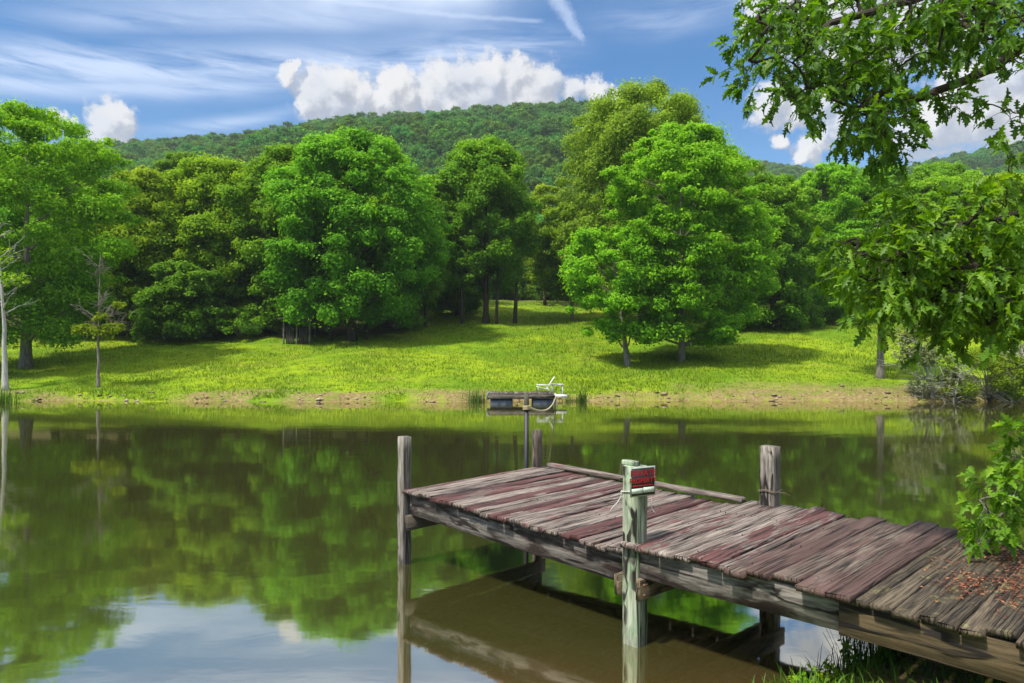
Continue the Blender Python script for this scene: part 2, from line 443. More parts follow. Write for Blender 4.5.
def axis(segs):
    out = []
    for a, b, s in segs:
        n = max(1, int(round((b - a) / s))); out.append(np.linspace(a, b, n, endpoint=False))
    out.append([segs[-1][1]])
    return np.concatenate(out)
XS = axis([(-900, -150, 25), (-150, -50, 5), (-50, -3, .7), (-3, 7, .22), (7, 50, .7), (50, 150, 5), (150, 900, 25)])
YS = axis([(-80, -4, 8), (-4, 2, .6), (2, 9, .2), (9, 32, 1.6), (32, 44, .25), (44, 110, 1.2), (110, 320, 7), (320, 1000, 20)])
gx, gy = np.meshgrid(XS, YS)
gz = terrain(gx, gy)
n0, n1 = gx.shape
idx = np.arange(n0 * n1).reshape(n0, n1)
Q = np.stack([idx[:-1, :-1], idx[:-1, 1:], idx[1:, 1:], idx[1:, :-1]], -1).reshape(-1, 4)
fx, fy, fz = gx.ravel(), gy.ravel(), gz.ravel()
dfar = fy - far_y(fx)
dirt = smooth(1.5 + 2.3 * smooth(3, 14, fx), .2, dfar + 1.6 * fbm2(fx * .35, fy * .6, 5)) * (dfar > -3)
dirt = np.where(fy < 20, smooth(.35, .9, .75 + .5 * fbm2(fx * 1.1, fy * 1.1, 6)), dirt)
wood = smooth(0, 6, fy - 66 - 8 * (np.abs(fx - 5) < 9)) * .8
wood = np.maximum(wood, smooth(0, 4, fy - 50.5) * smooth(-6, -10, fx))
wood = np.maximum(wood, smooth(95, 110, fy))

def ground_material():
    m, t, out = new_mat('meadow_ground')
    pos = t.n('ShaderNodeNewGeometry').outputs['Position']
    big = t.noise(pos, .16, 4); med = t.noise(pos, 1.1, 5, .6); fine = t.noise(pos, 9.0, 4, .65)
    g = t.mix(t.mapr(big, .38, .62), (.098, .19, .004), (.195, .272, .006))
    g = t.mix(t.mapr(med, .42, .7, 0, .7), g, (.068, .14, .008))
    g = t.mix(t.mapr(fine, .5, .75, 0, .45), g, (.21, .27, .022))
    g = t.mix(t.mapr(t.noise(t.scalev(pos, (.35, .6, 1), loc=(4, 2, 0)), 1.0, 5, .65), .52, .72, 0, .6), g, (.20, .20, .035))
    s = t.mix(t.mapr(fine, .3, .7), (.10, .06, .028), (.27, .20, .10))
    s = t.mix(t.mapr(med, .5, .65, 0, .75), s, (.13, .17, .02))
    dm = t.math('MULTIPLY', t.attr('dirt'), t.mapr(t.math('ADD', t.math('MULTIPLY', med, .6), t.math('MULTIPLY', fine, .4)), .30, .52))
    c = t.mix(dm, g, s)
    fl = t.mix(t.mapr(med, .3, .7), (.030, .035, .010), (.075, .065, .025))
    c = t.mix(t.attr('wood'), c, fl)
    p = t.n('ShaderNodeBsdfPrincipled', None, Base__Color=c, Roughness=.95, Normal=bump(t, t.math('ADD', med, fine), .6, .12))
    p.inputs['Specular IOR Level'].default_value = .1
    t.l.new(p.outputs[0], out.inputs[0]); return m
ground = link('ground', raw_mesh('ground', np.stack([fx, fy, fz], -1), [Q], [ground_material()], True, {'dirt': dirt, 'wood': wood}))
tag(ground, kind='structure')

# ------------------------------------------------------------------ water
def water_material():
    m, t, out = new_mat('pond_water')
    pos = t.n('ShaderNodeNewGeometry').outputs['Position']
    r1 = t.noise(t.scalev(pos, (1.1, 2.2, 1)), 1.0, 3, .5, .3)
    r2 = t.noise(t.scalev(pos, (5.0, 9.0, 1)), 1.0, 2, .5)
    r3 = t.noise(t.scalev(pos, (.25, .5, 1)), 1.0, 2)
    calm = t.mapr(r3, .35, .7, .35, 1.0)
    h = t.math('ADD', t.math('MULTIPLY', r1, .8), t.math('MULTIPLY', r2, .12))
    nrm = bump(t, t.math('MULTIPLY', h, calm), .055, .06)
    shallow = t.attr('shallow')
    sn = t.noise(pos, 1.4, 5, .6)
    body = t.mix(t.math('MULTIPLY', shallow, t.mapr(sn, .2, .7, .6, 1)), (.050, .050, .013), (.085, .056, .020))
    dif = t.n('ShaderNodeBsdfDiffuse', None, Color=body)
    glo = t.n('ShaderNodeBsdfGlossy', None, Color=(.95, .93, .83), Roughness=.045, Normal=nrm)
    lw = t.n('ShaderNodeLayerWeight', None, Blend=.5)
    f = t.mapr(lw.outputs['Facing'], .0, .95, .12, .88, 'LINEAR')
    mx = t.n('ShaderNodeMixShader', None, _0=f, _1=dif, _2=glo)
    t.l.new(mx.outputs[0], out.inputs[0]); return m
wx = axis([(-70, -3, 3.0), (-3, 7, .2), (7, 70, 3.0)]); wy = axis([(-2, 3, 1), (3, 9, .2), (9, 32, 1.5), (32, 36, .5), (36, 44, 2), (44, 60, 4)])
ax, ay = np.meshgrid(wx, wy); q0, q1 = ax.shape
wi = np.arange(q0 * q1).reshape(q0, q1)
WQ = np.stack([wi[:-1, :-1], wi[:-1, 1:], wi[1:, 1:], wi[1:, :-1]], -1).reshape(-1, 4)
dn = ay - np.interp(ax, NEAR_X, NEAR_Y)
shal = smooth(1.3, .1, dn + .5 * fbm2(ax * .7, ay * .7, 31)) * .9
shal = np.maximum(shal, smooth(1.0, 0, far_y(ax) - ay) * .4)
water = link('water', raw_mesh('water', np.stack([ax.ravel(), ay.ravel(), np.zeros(ax.size)], -1), [WQ], [water_material()], True, {'shallow': shal.ravel()}))
tag(water, kind='structure')

# ------------------------------------------------------------------ dock
AX, AY = -1.183, 8.035
UU = np.array([.7155, -.6986, 0]); WW = np.array([.6986, .7155, 0])
def dk(u, w, z): return np.array([AX, AY, 0]) + UU * u + WW * w + np.array([0, 0, z])
M_paint = wood_mat('worn_red_deck', (.050, .035, .028), (.285, .24, .21), paint=(.076, .026, .025), paint_amt=.36)
M_faded = wood_mat('faded_deck', (.030, .022, .017), (.16, .13, .103), paint=(.056, .029, .025), paint_amt=.10)
M_bare = wood_mat('bare_deck', (.022, .017, .011), (.115, .09, .06), moss=(.15, .14, .06), moss_amt=.3)
M_rim = wood_mat('grey_rim', (.06, .05, .043), (.255, .23, .205), stain=(.025, .015, .013), stain_amt=1.0)
M_rim2 = wood_mat('brown_rim', (.035, .025, .012), (.125, .09, .048), stain=(.05, .035, .015), stain_amt=.7)
M_post = wood_mat('grey_post', (.085, .072, .06), (.33, .30, .26))
M_green = wood_mat('greenish_post', (.17, .21, .14), (.46, .49, .37), stain=(.10, .09, .06), stain_amt=.5, moss=(.20, .31, .18), moss_amt=.35)
M_dark = wood_mat('dark_brace', (.05, .04, .03), (.17, .14, .11))
M_tan = wood_mat('tan_brace', (.07, .05, .028), (.20, .155, .095))

dock = thing('wooden_dock', 'weathered wooden dock with worn red planks standing in the pond', 'dock', tuple(dk(0, 0, 0)))
def to_dock(mb, name, mat, label=None, smooth_shade=False):
    o = mb.build(name, mat, dock, smooth_shade, loc=dk(0, 0, 0))
    if label: o['label'] = label
    return o
rd = np.random.default_rng(11)
def zdeck1(u): return .852 - .038 * u
def planks(mb, u0, u1, w0, w1, zf, wmin, wmax, tilt=0.0, ragged=.03, thk=.042):
    u = u0
    while u < u1 - .05:
        wd = min(rd.uniform(wmin, wmax), u1 - u)
        a = w0 + rd.uniform(-ragged, ragged) * .5; b = w1 + rd.uniform(-ragged, ragged) * 1.5
        uc = u + wd / 2
        dz = rd.uniform(-.009, .012)
        sk = rd.uniform(-.006, .006) + tilt
        board(mb, dk(uc - sk, a, zf(uc) - thk / 2 + dz + rd.uniform(-.004, .004)), dk(uc + sk, b, zf(uc) - thk / 2 + dz + rd.uniform(-.006, .006)), wd - rd.uniform(.0005, .005), thk, n=14, bev=.007, jit=.0022, warp=.006, rng=rd, endjit=.012, twist=.03)
        u += wd
b = MB(); planks(b, -.02, 2.97, -.035, 2.26, zdeck1, .10, .19, ragged=.045); to_dock(b, 'decking', M_paint, 'sagging outer decking with worn maroon paint')
z2 = lambda u: .838
b = MB(); planks(b, 3.0, 3.95, -.125, 2.18, z2, .11, .2, ragged=.08); to_dock(b, 'decking', M_paint, 'raised middle decking with maroon paint')
b = MB(); planks(b, 3.95, 4.84, -.12, 2.26, lambda u: .836, .15, .21, tilt=.015, ragged=.11); to_dock(b, 'decking', M_faded, 'faded grey brown decking with ragged plank ends')
b = MB(); planks(b, 4.80, 8.3, -.11, 2.30, lambda u: .805 - .010 * (u - 4.85), .09, .16, tilt=.02, ragged=.06); to_dock(b, 'decking', M_bare, 'bare mossy decking with lichen near the bank')
nb = MB(); rn = np.random.default_rng(8)
for u in np.arange(.03, 7.5, .083):
    zf = zdeck1(u) if u < 2.95 else (.838 if u < 4.8 else .805 - .010 * (u - 4.85))
    for w in (.08, .80, 1.48, 2.12):
        if rn.random() < .82 and not (2.93 < u < 3.18 and w < .2):
            p = dk(u + rn.normal(0, .012), w + rn.normal(0, .012), zf + .003)
            tube(nb, [p - (0, 0, .02), p + (rn.normal(0, .001), 0, rn.uniform(.0, .004))], rn.uniform(.0035, .0055), 7)
to_dock(nb, 'nail_heads', flat_mat('rusty_nail', (.05, .022, .012), .85, 0, .5, 60))['kind'] = 'stuff'
# board lying along the far edge
b = MB(); board(b, dk(.16, 2.23, .885), dk(2.86, 2.30, .80), .10, .05, n=16, jit=.003, rng=rd, endjit=.01); to_dock(b, 'edge_board', M_paint)
# rim joists
b = MB(); board(b, dk(.06, .055, .682), dk(2.96, .055, .57), .04, .245, n=18, jit=.003, rng=rd); to_dock(b, 'rim_board', M_rim, 'grey rim board with dark drip stains')
b = MB(); board(b, dk(3.15, -.035, .68), dk(4.7, -.035, .675), .05, .235, n=14, jit=.003, rng=rd); to_dock(b, 'rim_board', M_rim)
b = MB(); board(b, dk(4.706, -.05, .66), dk(8.3, -.05, .60), .05, .235, n=14, jit=.003, rng=rd); to_dock(b, 'rim_board', M_rim2, 'brown rim board near the bank')
b = MB(); board(b, dk(.06, 2.10, .745), dk(2.96, 2.10, .635), .04, .12, n=14, jit=.003, rng=rd); to_dock(b, 'rim_board', M_dark)
b = MB(); board(b, dk(3.34, 2.0, .735), dk(8.3, 2.0, .655), .05, .12, n=14, jit=.003, rng=rd); to_dock(b, 'rim_board', M_dark)
for w in (.75, 1.45):
    b = MB(); board(b, dk(.06, w, .75), dk(2.96, w, .64), .045, .11, n=8, rng=rd); to_dock(b, 'joist', M_dark)
    b = MB(); board(b, dk(3.05, w + .04, .74), dk(8.3, w + .04, .66), .045, .11, n=8, rng=rd); to_dock(b, 'joist', M_dark)
b = MB(); board(b, dk(.035, .04, .685), dk(.035, 2.14, .70), .04, .235, n=12, jit=.002, rng=rd); to_dock(b, 'end_board', M_rim)
# posts
def post(u, w, ztop, size, mat, lean=(0, 0), zb=-1.5, label=None):
    b = MB(); board(b, dk(u, w, zb), dk(u + lean[0], w + lean[1], ztop), size, size, up=UU, n=22, bev=.010, jit=.004, rng=rd, endjit=.004)
    return to_dock(b, 'post', mat, label)
post(-.075, .035, 1.425, .115, M_post, (.0, .0), label='square grey corner post')
post(.0, 2.17, 1.335, .105, M_dark, label='dark brown far corner post')
post(3.06, .0, 1.455, .150, M_green, label='pale green lichened post that carries the sign')
post(3.23, 2.13, 1.425, .155, M_post, label='grey post on the far edge')
# broken crest on the sign post
b = MB(); board(b, dk(3.02, .0, 1.45), dk(3.02, .0, 1.492), .06, .145, up=UU, n=4, jit=.004, rng=rd); to_dock(b, 'post_cap', M_green)
# cross beams bolted to both sides of the post pairs
for u in (3.06 - .105, 3.06 + .105):
    b = MB(); board(b, dk(u, -.11, .48), dk(u + .15, 2.24, .50), .045, .17, n=10, jit=.002, rng=rd); to_dock(b, 'cross_beam', M_tan)
b = MB(); board(b, dk(.03, -.02, .475), dk(.03, 2.28, .475), .045, .17, n=10, jit=.002, rng=rd); to_dock(b, 'cross_beam', M_dark)
# bolts
for (u, w, z) in ((3.19, -.07, .52), (3.19, -.07, .44)):
    b = MB(); tube(b, [dk(u - .02, w, z), dk(u + .018, w, z)], .012, 8); to_dock(b, 'bolt', flat_mat('rusty_bolt', (.16, .07, .035), .8))
M_wire = flat_mat('rusty_wire', (.15, .11, .08), .7)
b = MB(); th = np.linspace(0, 2 * np.pi * 1.9, 60)
q = .155 * .5 + .012
pts = []
for a in th:
    c, s = math.cos(a), math.sin(a); k = q / max(abs(c), abs(s))
    pts.append(dk(3.23 + c * k, 2.13 + s * k, .965 + .012 * a / 6 + .008 * math.sin(a * 3)))
pts += [dk(3.36, 2.20, .955), dk(3.40, 2.22, .93)]
tube(b, pts, .004, 5); to_dock(b, 'wire', M_wire)

# sign on the post
SGC = np.array([1.046, 5.765, 1.348]); SGA = R(27)
sign = thing('warning_sign', 'red and black sign on the pale green dock post', 'sign', tuple(SGC)); sign.rotation_euler = (R(-1), R(0), SGA)
def sb(name, mat, x0, x1, z0, z1, y0, y1, bev=.0004):
    bb = MB(); board(bb, ((x0 + x1) / 2, -(y0 + y1) / 2, z0), ((x0 + x1) / 2, -(y0 + y1) / 2, z1), x1 - x0, y1 - y0, up=(0, -1, 0), n=2, bev=bev, rng=rd)
    return link(name, bb.mesh(name, [mat]), sign)
M_sgrey = flat_mat('sign_edge_grey', (.30, .36, .31), .5); M_sblk = flat_mat('sign_black', (.013, .012, .013), .4)
M_swht = flat_mat('sign_strip', (.48, .54, .46), .5); M_sred = flat_mat('sign_red', (.36, .008, .010), .5, var=.12, scale=30)
sb('sign_board', M_sgrey, -.124, .124, -.118, .118, -.003, .003)
sb('black_field', M_sblk, -.113, .113, -.108, .108, .0035, .0045)
sb('white_strip', M_swht, -.112, -.004, -.092, -.052, .005, .006)
sb('white_strip', M_swht, .002, .110, -.090, -.048, .005, .006)
sb('red_line', M_sred, -.10, .10, -.036, -.028, .005, .006)
for txt, zc, size in (('PRIVATE', .066, .066), ('PROPERTY', .008, .056)):
    cu = bpy.data.curves.new('lettering', 'FONT'); cu.body = txt; cu.align_x = 'CENTER'; cu.align_y = 'CENTER'
    cu.size = size; cu.extrude = .0004; cu.offset = .0016
    tmp = link('lettering', cu); dg = bpy.context.evaluated_depsgraph_get()
    me = bpy.data.meshes.new_from_object(tmp.evaluated_get(dg)); bpy.data.objects.remove(tmp); me.materials.clear()
    o = link('lettering', me, sign, [M_sred]); o.location = (0, -.0052, zc); o.rotation_euler = (R(90), 0, 0)
# white cord tied round the post
M_cord = flat_mat('white_cord', (.48, .47, .44), .8)
cord = MB()
pts = []
for a in np.linspace(-.5, 2 * np.pi * 1.5, 50):
    c, s = math.cos(a), math.sin(a); k = (.075 + .010) / max(abs(c), abs(s))
    pts.append(dk(3.06 + c * k, s * k, 1.245 + .012 * math.sin(a * 1.5)))
tube(cord, pts, .0045, 5)
def hang(p, pend, sag=.04, n=10):
    t = np.linspace(0, 1, n)[:, None]; p = np.asarray(p); pend = np.asarray(pend)
    return p + (pend - p) * t - np.array([0, 0, sag]) * (4 * t * (1 - t)) + np.array([.012, 0, 0]) * np.sin(t * 7)
tube(cord, hang(dk(2.975, -.06, 1.25), dk(2.86, -.08, 1.05), .03), .0045, 5)
tube(cord, hang(dk(2.975, -.03, 1.26), dk(2.92, -.07, 1.11), .02), .004, 5)
tube(cord, hang(dk(3.15, .07, 1.24), dk(3.17, .12, 1.06), .01), .004, 5)
o = cord.build('cord', M_cord, None, True, loc=dk(3.06, 0, 1.2)); o.location = tuple(dk(3.06, 0, 1.2))
tag(o, 'frayed white cord tied round the post below the sign', 'cord')

# pole and rope
M_iron = flat_mat('black_iron', (.010, .011, .014), .55, .0)
POLE = px(526.3, 470, 9.62)
pole = thing('mooring_pole', 'thin black iron pole beside the far corner post of the dock', 'pole', (POLE[0], POLE[1], 0))
b = MB(); tube(b, [(0, 0, -1.4), (0, 0, .5), (.004, 0, 1.62)], .031, 12); b.build('shaft', M_iron, pole, True)
b = MB(); tube(b, [(.004, 0, 1.60), (.004, 0, 1.64), (.004, 0, 1.83)], [.036, .034, .033], 12)
b.build('sleeve', flat_mat('pole_sleeve', (.05, .05, .03), .8, 0, .4, 20), pole, True)
rp = MB(); p0 = np.array([POLE[0] + .035, POLE[1] + .01, 1.625]); p1 = px(556, 396.0, 32.4); t_ = np.linspace(0, 1, 40)[:, None]
tube(rp, p0 + (p1 - p0) * t_ - np.array([0, 0, .26]) * (4 * t_ * (1 - t_)), .022, 6)
th = np.linspace(0, 6 * np.pi, 60); tube(rp, np.stack([POLE[0] + .004 + .044 * np.cos(th), POLE[1] + .044 * np.sin(th), 1.60 + .05 * th / 18], -1), .011, 5)
o = rp.build('mooring_rope', flat_mat('tan_rope', (.36, .31, .17), .9, 0, .3, 20), None, True, loc=p0); o.location = tuple(p0)
tag(o, 'slack tan rope from the iron pole out to the raft', 'rope')

# leaf litter on the shore end
fl = MB(); rl = np.random.default_rng(5)
patches = [(5.35, 1.75, .28, .35, 230), (5.55, 1.1, .2, .45, 300), (5.25, .75, .16, .3, 120), (5.9, 1.1, .2, .5, 260), (5.15, 1.9, .22, .25, 80), (5.7, .5, .3, .3, 60), (6.3, 1.4, .4, .6, 260), (5.0, 1.1, .2, .4, 40)]
V = []; F = []; k = 0
for (u, w, su, sw, n) in patches:
    for _ in range(int(n * 2.2)):
        p = dk(u + rl.normal(0, su * .5), w + rl.normal(0, sw * .6), 0); uu = np.dot(p - dk(0, 0, 0), UU)
        if uu < 4.9: continue
        p[2] = .812 - .010 * (uu - 4.85) + rl.uniform(.002, .02)
        L = rl.uniform(.006, .021); wd = rl.uniform(.003, .008); a = rl.uniform(0, 6.28)
        d = np.array([math.cos(a), math.sin(a), rl.uniform(-.25, .3)]); e = np.array([-math.sin(a), math.cos(a), rl.uniform(-.5, .5)])
        V += [p - d * L, p + e * wd, p + d * L, p - e * wd + np.array([0, 0, .003])]; F.append((k, k + 1, k + 2, k + 3)); k += 4
tint = np.repeat(rl.uniform(0, 1, len(F)), 4)
m_l = leaf_mat('rust_litter', (.05, .020, .012), (.17, .055, .024), (.33, .14, .06), .1, .2, (1, 1, 1))
lit = link('leaf_litter', raw_mesh('leaf_litter', V, [np.array(F)], [m_l], False, {'tint': tint}))
tag(lit, 'rust brown leaf litter scattered over the shore end of the dock', 'leaf litter', kind='stuff')

# ------------------------------------------------------------------ raft, chair, table
RX = px(522, 400, 32.6)[0]; RY = 32.6
raft = thing('floating_raft', 'low dark wooden raft floating on blue barrels at the far bank', 'raft', (RX, RY, 0))
M_raft = wood_mat('raft_wood', (.05, .042, .035), (.22, .19, .15)); M_white = flat_mat('white_plastic', (.55, .55, .54), .45, 0, .05)
M_barrel = flat_mat('blue_grey_barrel', (.06, .075, .10), .4, 0, .2, 3)
rr_ = np.random.default_rng(2)
b = MB()
for k in range(13): board(b, (-1.36 + .218 * k, -.85, .47), (-1.36 + .218 * k, .85, .47), .205, .04, n=4, jit=.002, rng=rr_)
b.build('raft_deck', M_raft, raft)
for y in (-.82, .82):
    b = MB(); board(b, (-1.46, y, .345), (1.42, y, .345), .05, .20, n=8, jit=.003, rng=rr_); b.build('side_beam', M_raft, raft)
for x in (-1.44, 1.40):
    b = MB(); board(b, (x, -.79, .345), (x, .79, .345), .05, .19, n=6, rng=rr_); b.build('end_beam', M_raft, raft)
for (x0, x1) in ((-1.42, -.42), (.45, 1.38)):
    for y in (-.5, .5):
        b = MB(); xs = np.array([x0, x0 + .03, x0 + .05, x0 + .3, x0 + .32, x0 + .34, x1 - .34, x1 - .32, x1 - .3, x1 - .05, x1 - .03, x1])
        tube(b, np.stack([xs, np.full(12, y), np.full(12, .04)], -1), np.array([.22, .24, .27, .27, .285, .27, .27, .285, .27, .27, .24, .22]), 18)
        b.build('barrel', M_barrel, raft, True)
b = MB()
for k in range(3): board(b, (1.45, -.6 + .3 * k, .36), (2.0, -.6 + .3 * k, .34), .27, .09, n=3, rng=rr_)
b.build('swim_step', M_white, raft)
for y in (-.62, .02):
    b = MB(); tube(b, [(1.50, y, .45), (1.50, y, -.5)], .03, 8); b.build('ladder_rail', M_white, raft, True)
b = MB(); tube(b, np.array([(-1.5, -.6, .2), (-1.56, -.6, .33), (-1.50, -.6, .50), (-1.44, -.6, .52)]), .05, 8); b.build('bumper', flat_mat('grey_rubber', (.15, .16, .19), .7), raft, True)

ch = thing('garden_chair', 'white slatted reclining garden chair on the raft', 'chair', (RX + .98, RY + .05, .49))
ch.scale = (.80, .80, .80)
def cb(parent, name, p0, p1, w, t, up=(0, 0, 1)):
    b = MB(); board(b, p0, p1, w, t, up=up, n=3, bev=.004, rng=rr_); return b.build(name, M_white, parent)
for y in (-.27, .27):
    cb(ch, 'leg', (-.32, y, 0), (-.32, y, .40), .06, .035, (1, 0, 0))
    cb(ch, 'leg', (.42, y, 0), (.12, y, .32), .06, .035, (0, 1, 0))
    cb(ch, 'armrest', (-.40, y, .42), (.34, y, .40), .12, .03)
b = MB()
for k in range(6): board(b, (-.36 + .1 * k, -.26, .31 - .025 * k), (-.36 + .1 * k, .26, .31 - .025 * k), .09, .022, n=2, rng=rr_)
b.build('seat', M_white, ch)
b = MB()
for k in range(6): board(b, (.16, -.235 + .094 * k, .18), (.60, -.235 + .094 * k, .86 + .03 * math.sin(math.pi * (k + .5) / 6)), .086, .024, up=(-.84, 0, .54), n=3, rng=rr_)
b.build('backrest', M_white, ch)
tb = thing('side_table', 'small white side table behind the chair on the raft', 'table', (RX + 1.62, RY + .3, .40))
b = MB()
for k in range(4): board(b, (-.27, -.2 + .13 * k, .43), (.27, -.2 + .13 * k, .43), .12, .04, n=2, rng=rr_)
b.build('table_top', M_white, tb)
for x in (-.22, .22):
    for y in (-.2, .19):
        cb(tb, 'leg', (x, y, .0), (x, y, .41), .05, .05, (1, 0, 0))

# ------------------------------------------------------------------ foliage
def leaves(P, N, size, rng, tint, aspect=.62):
    n = len(P)
    N = N / (np.linalg.norm(N, axis=1)[:, None] + 1e-9)
    a = rng.normal(size=(n, 3)); a -= N * np.sum(a * N, 1)[:, None]; a /= np.linalg.norm(a, axis=1)[:, None] + 1e-9
    b_ = np.cross(N, a)
    s = size * rng.uniform(.7, 1.3, n)[:, None]
    fold = N * (s * .18)
    V = np.stack([P - a * s, P - b_ * s * aspect + fold, P + a * s * 1.05, P + b_ * s * aspect + fold], 1).reshape(-1, 3)
    return V, np.arange(4 * n).reshape(-1, 4), np.repeat(tint, 4)

def unit(rng, n):
    v = rng.normal(size=(n, 3)); return v / np.linalg.norm(v, axis=1)[:, None]

def crown_mesh(seed, H, hb, Rx, tm=.45, n_cl=150, n_lf=200, lf=.2, flat=.6, lump=.34, pw=2.1, base_r=.45, shape=None, rc=(.17, .30)):
    """leaf clumps spread through an uneven envelope; returns V, F, tint and the clump centres"""
    rng = np.random.default_rng(seed)
    hc = H - hb; n_cl = int(n_cl * 1.7); n_lf = n_lf * (1.75 if lf < .25 else .7); lf = lf * (.62 if lf < .25 else 1); rc = (rc[0] * .72, rc[1] * .85); flat = min(1, flat * 1.2)
    t = rng.beta(1.25, 1.15, n_cl)
    th = (np.arange(n_cl) * 2.39996 + rng.uniform(-.5, .5, n_cl))
    lo = np.clip((tm - t) / tm, 0, 1); hi = np.clip((t - tm) / (1 - tm), 0, 1)
    r = np.where(t < tm, 1 - (1 - base_r) * lo ** 1.6, np.sqrt(np.clip(1 - hi ** pw, 0, 1)))
    d3 = np.stack([np.cos(th), np.sin(th), t * 2.2], -1)
    r = r * (1 + lump * vnoise(d3 * 1.6 + seed * 3.1) + lump * .5 * vnoise(d3 * 3.7 + seed))
    fr = np.where(rng.random(n_cl) < .76, rng.uniform(.80, 1.0, n_cl), np.sqrt(rng.uniform(.05, .64, n_cl)))
    stray = rng.random(n_cl) < .13
    fr = np.where(stray, rng.uniform(1.02, 1.22, n_cl), fr)
    rad = Rx * r * fr
    C = np.stack([np.cos(th) * rad, np.sin(th) * rad, hb + hc * t], -1)
    C[:, 2] -= .10 * rad * (1 - t)           # lower boughs hang a little
    rcl = Rx * rng.uniform(rc[0] * .75, rc[1] * 1.12, n_cl) * (1 - .35 * np.clip(t - .6, 0, 1))
    C[:, 2] = np.minimum(C[:, 2], H - rcl * flat * np.where(stray, 0, 1))
    rcl = np.where(stray, rcl * .62, rcl)
    w = rcl ** 2; cnt = np.maximum(12, (w / w.mean() * n_lf)).astype(int)
    ci = np.repeat(np.arange(n_cl), cnt); n = len(ci)
    v = unit(rng, n); up = rng.random(n) < .62
    v[:, 2] = np.where(up, np.abs(v[:, 2]), -np.abs(v[:, 2]))
    m = rng.uniform(.1, 1, n) ** .5 * np.where(rng.random(n) < .28, rng.uniform(1, 1.6, n), 1)
    # each clump is itself lumpy
    m = m * (1 + .30 * vnoise(v * 1.9 + C[ci] * 1.3))
    off = v * m[:, None] * rcl[ci][:, None]; off[:, 2] *= flat
    P = C[ci] + off
    N = v * .85 + np.array([0, 0, .35]) + unit(rng, n) * .65
    cl_t = rng.uniform(-.16, .16, n_cl)
    tint = np.clip(.42 + cl_t[ci] + rng.normal(0, .16, n) + .22 * (t[ci] - .5), 0, 1)  # leaves higher in the crown tinted lighter, sunlight put into the colour
    V, F, T = leaves(P, N, lf, rng, tint)
    return V, F, T, C

def trunk_mesh(seed, H, hb, r0, C, top=.85, n_limb=26, lean=(0, 0), wander=.25, seg=8, bare_top=True):
    rng = np.random.default_rng(seed + 500)
    mb = MB()
    n = 12; t = np.linspace(0, 1, n)
    wx_ = np.cumsum(rng.normal(0, wander / n, n)); wy_ = np.cumsum(rng.normal(0, wander / n, n))
    zz = -.35 + (H * top + .35) * t
    sp = np.stack([lean[0] * t ** 1.2 + wx_ - wx_[0], lean[1] * t + wy_ - wy_[0], zz], -1)
    rad = r0 * (1 - .80 * t ** .9) * (1 + .55 * np.exp(-np.clip(zz, 0, 9) * 3.2))
    tube(mb, sp, rad, seg, True, .06, rng)
    if len(C):
        pick = rng.permutation(len(C))[:n_limb]
        for c in C[pick]:
            hd = math.hypot(c[0], c[1]); z0 = max(hb * .55, min(c[2] - hd * rng.uniform(.25, .7), H * top * .93))
            k = np.interp(z0, sp[:, 2], np.arange(n)); i = int(k); f = k - i; i2 = min(i + 1, n - 1)
            p0 = sp[i] * (1 - f) + sp[i2] * f; r1 = (rad[i] * (1 - f) + rad[i2] * f) * .45
            s = np.linspace(0, 1, 6)[:, None]
            mid = np.array([0, 0, .12 * hd]) * np.sin(s * math.pi)
            pts = p0 + (c - p0) * s + mid + rng.normal(0, .035 * hd, (6, 3)) * (s > .1) * (s < .95)
            tube(mb, pts, np.linspace(r1, max(.012, r1 * .15), 6), 5, True)
    return mb

L_MID = leaf_mat('foliage_mid', (0.07172, 0.1928, 0.01076), (0.1434, 0.3323, 0.01615), (0.3228, 0.5465, 0.02512))
L_BRIGHT = leaf_mat('foliage_bright', (0.09148, 0.2137, 0.009566), (0.1851, 0.3827, 0.01436), (0.3811, 0.5875, 0.02073))
L_OLIVE = leaf_mat('foliage_olive', (0.1004, 0.1763, 0.0145), (0.1927, 0.3111, 0.02175), (0.335, 0.4664, 0.04531))
L_YEL = leaf_mat('foliage_yellow', (0.1156, 0.2436, 0.01015), (0.2193, 0.3857, 0.0145), (0.3987, 0.5684, 0.0261))
L_DARK = leaf_mat('foliage_dark', (0.07403, 0.1824, 0.01268), (0.1414, 0.2998, 0.01777), (0.2524, 0.4429, 0.02537))
L_LIME = leaf_mat('foliage_lime', (0.0935, 0.1615, 0.0085), (0.17, 0.255, 0.0102), (0.2805, 0.357, 0.017))
L_GREY = leaf_mat('foliage_grey', (0.085, 0.119, 0.051), (0.153, 0.187, 0.085), (0.238, 0.272, 0.136))
B_DARK = bark_mat('bark_dark', (.030, .024, .018), (.095, .080, .062))
B_GREY = bark_mat('bark_grey', (.12, .10, .085), (.30, .27, .23))
B_SHRUB = bark_mat('bark_shrub', (.19, .20, .15), (.44, .45, .36))
B_PALE = bark_mat('bark_pale', (.30, .285, .26), (.60, .58, .54))

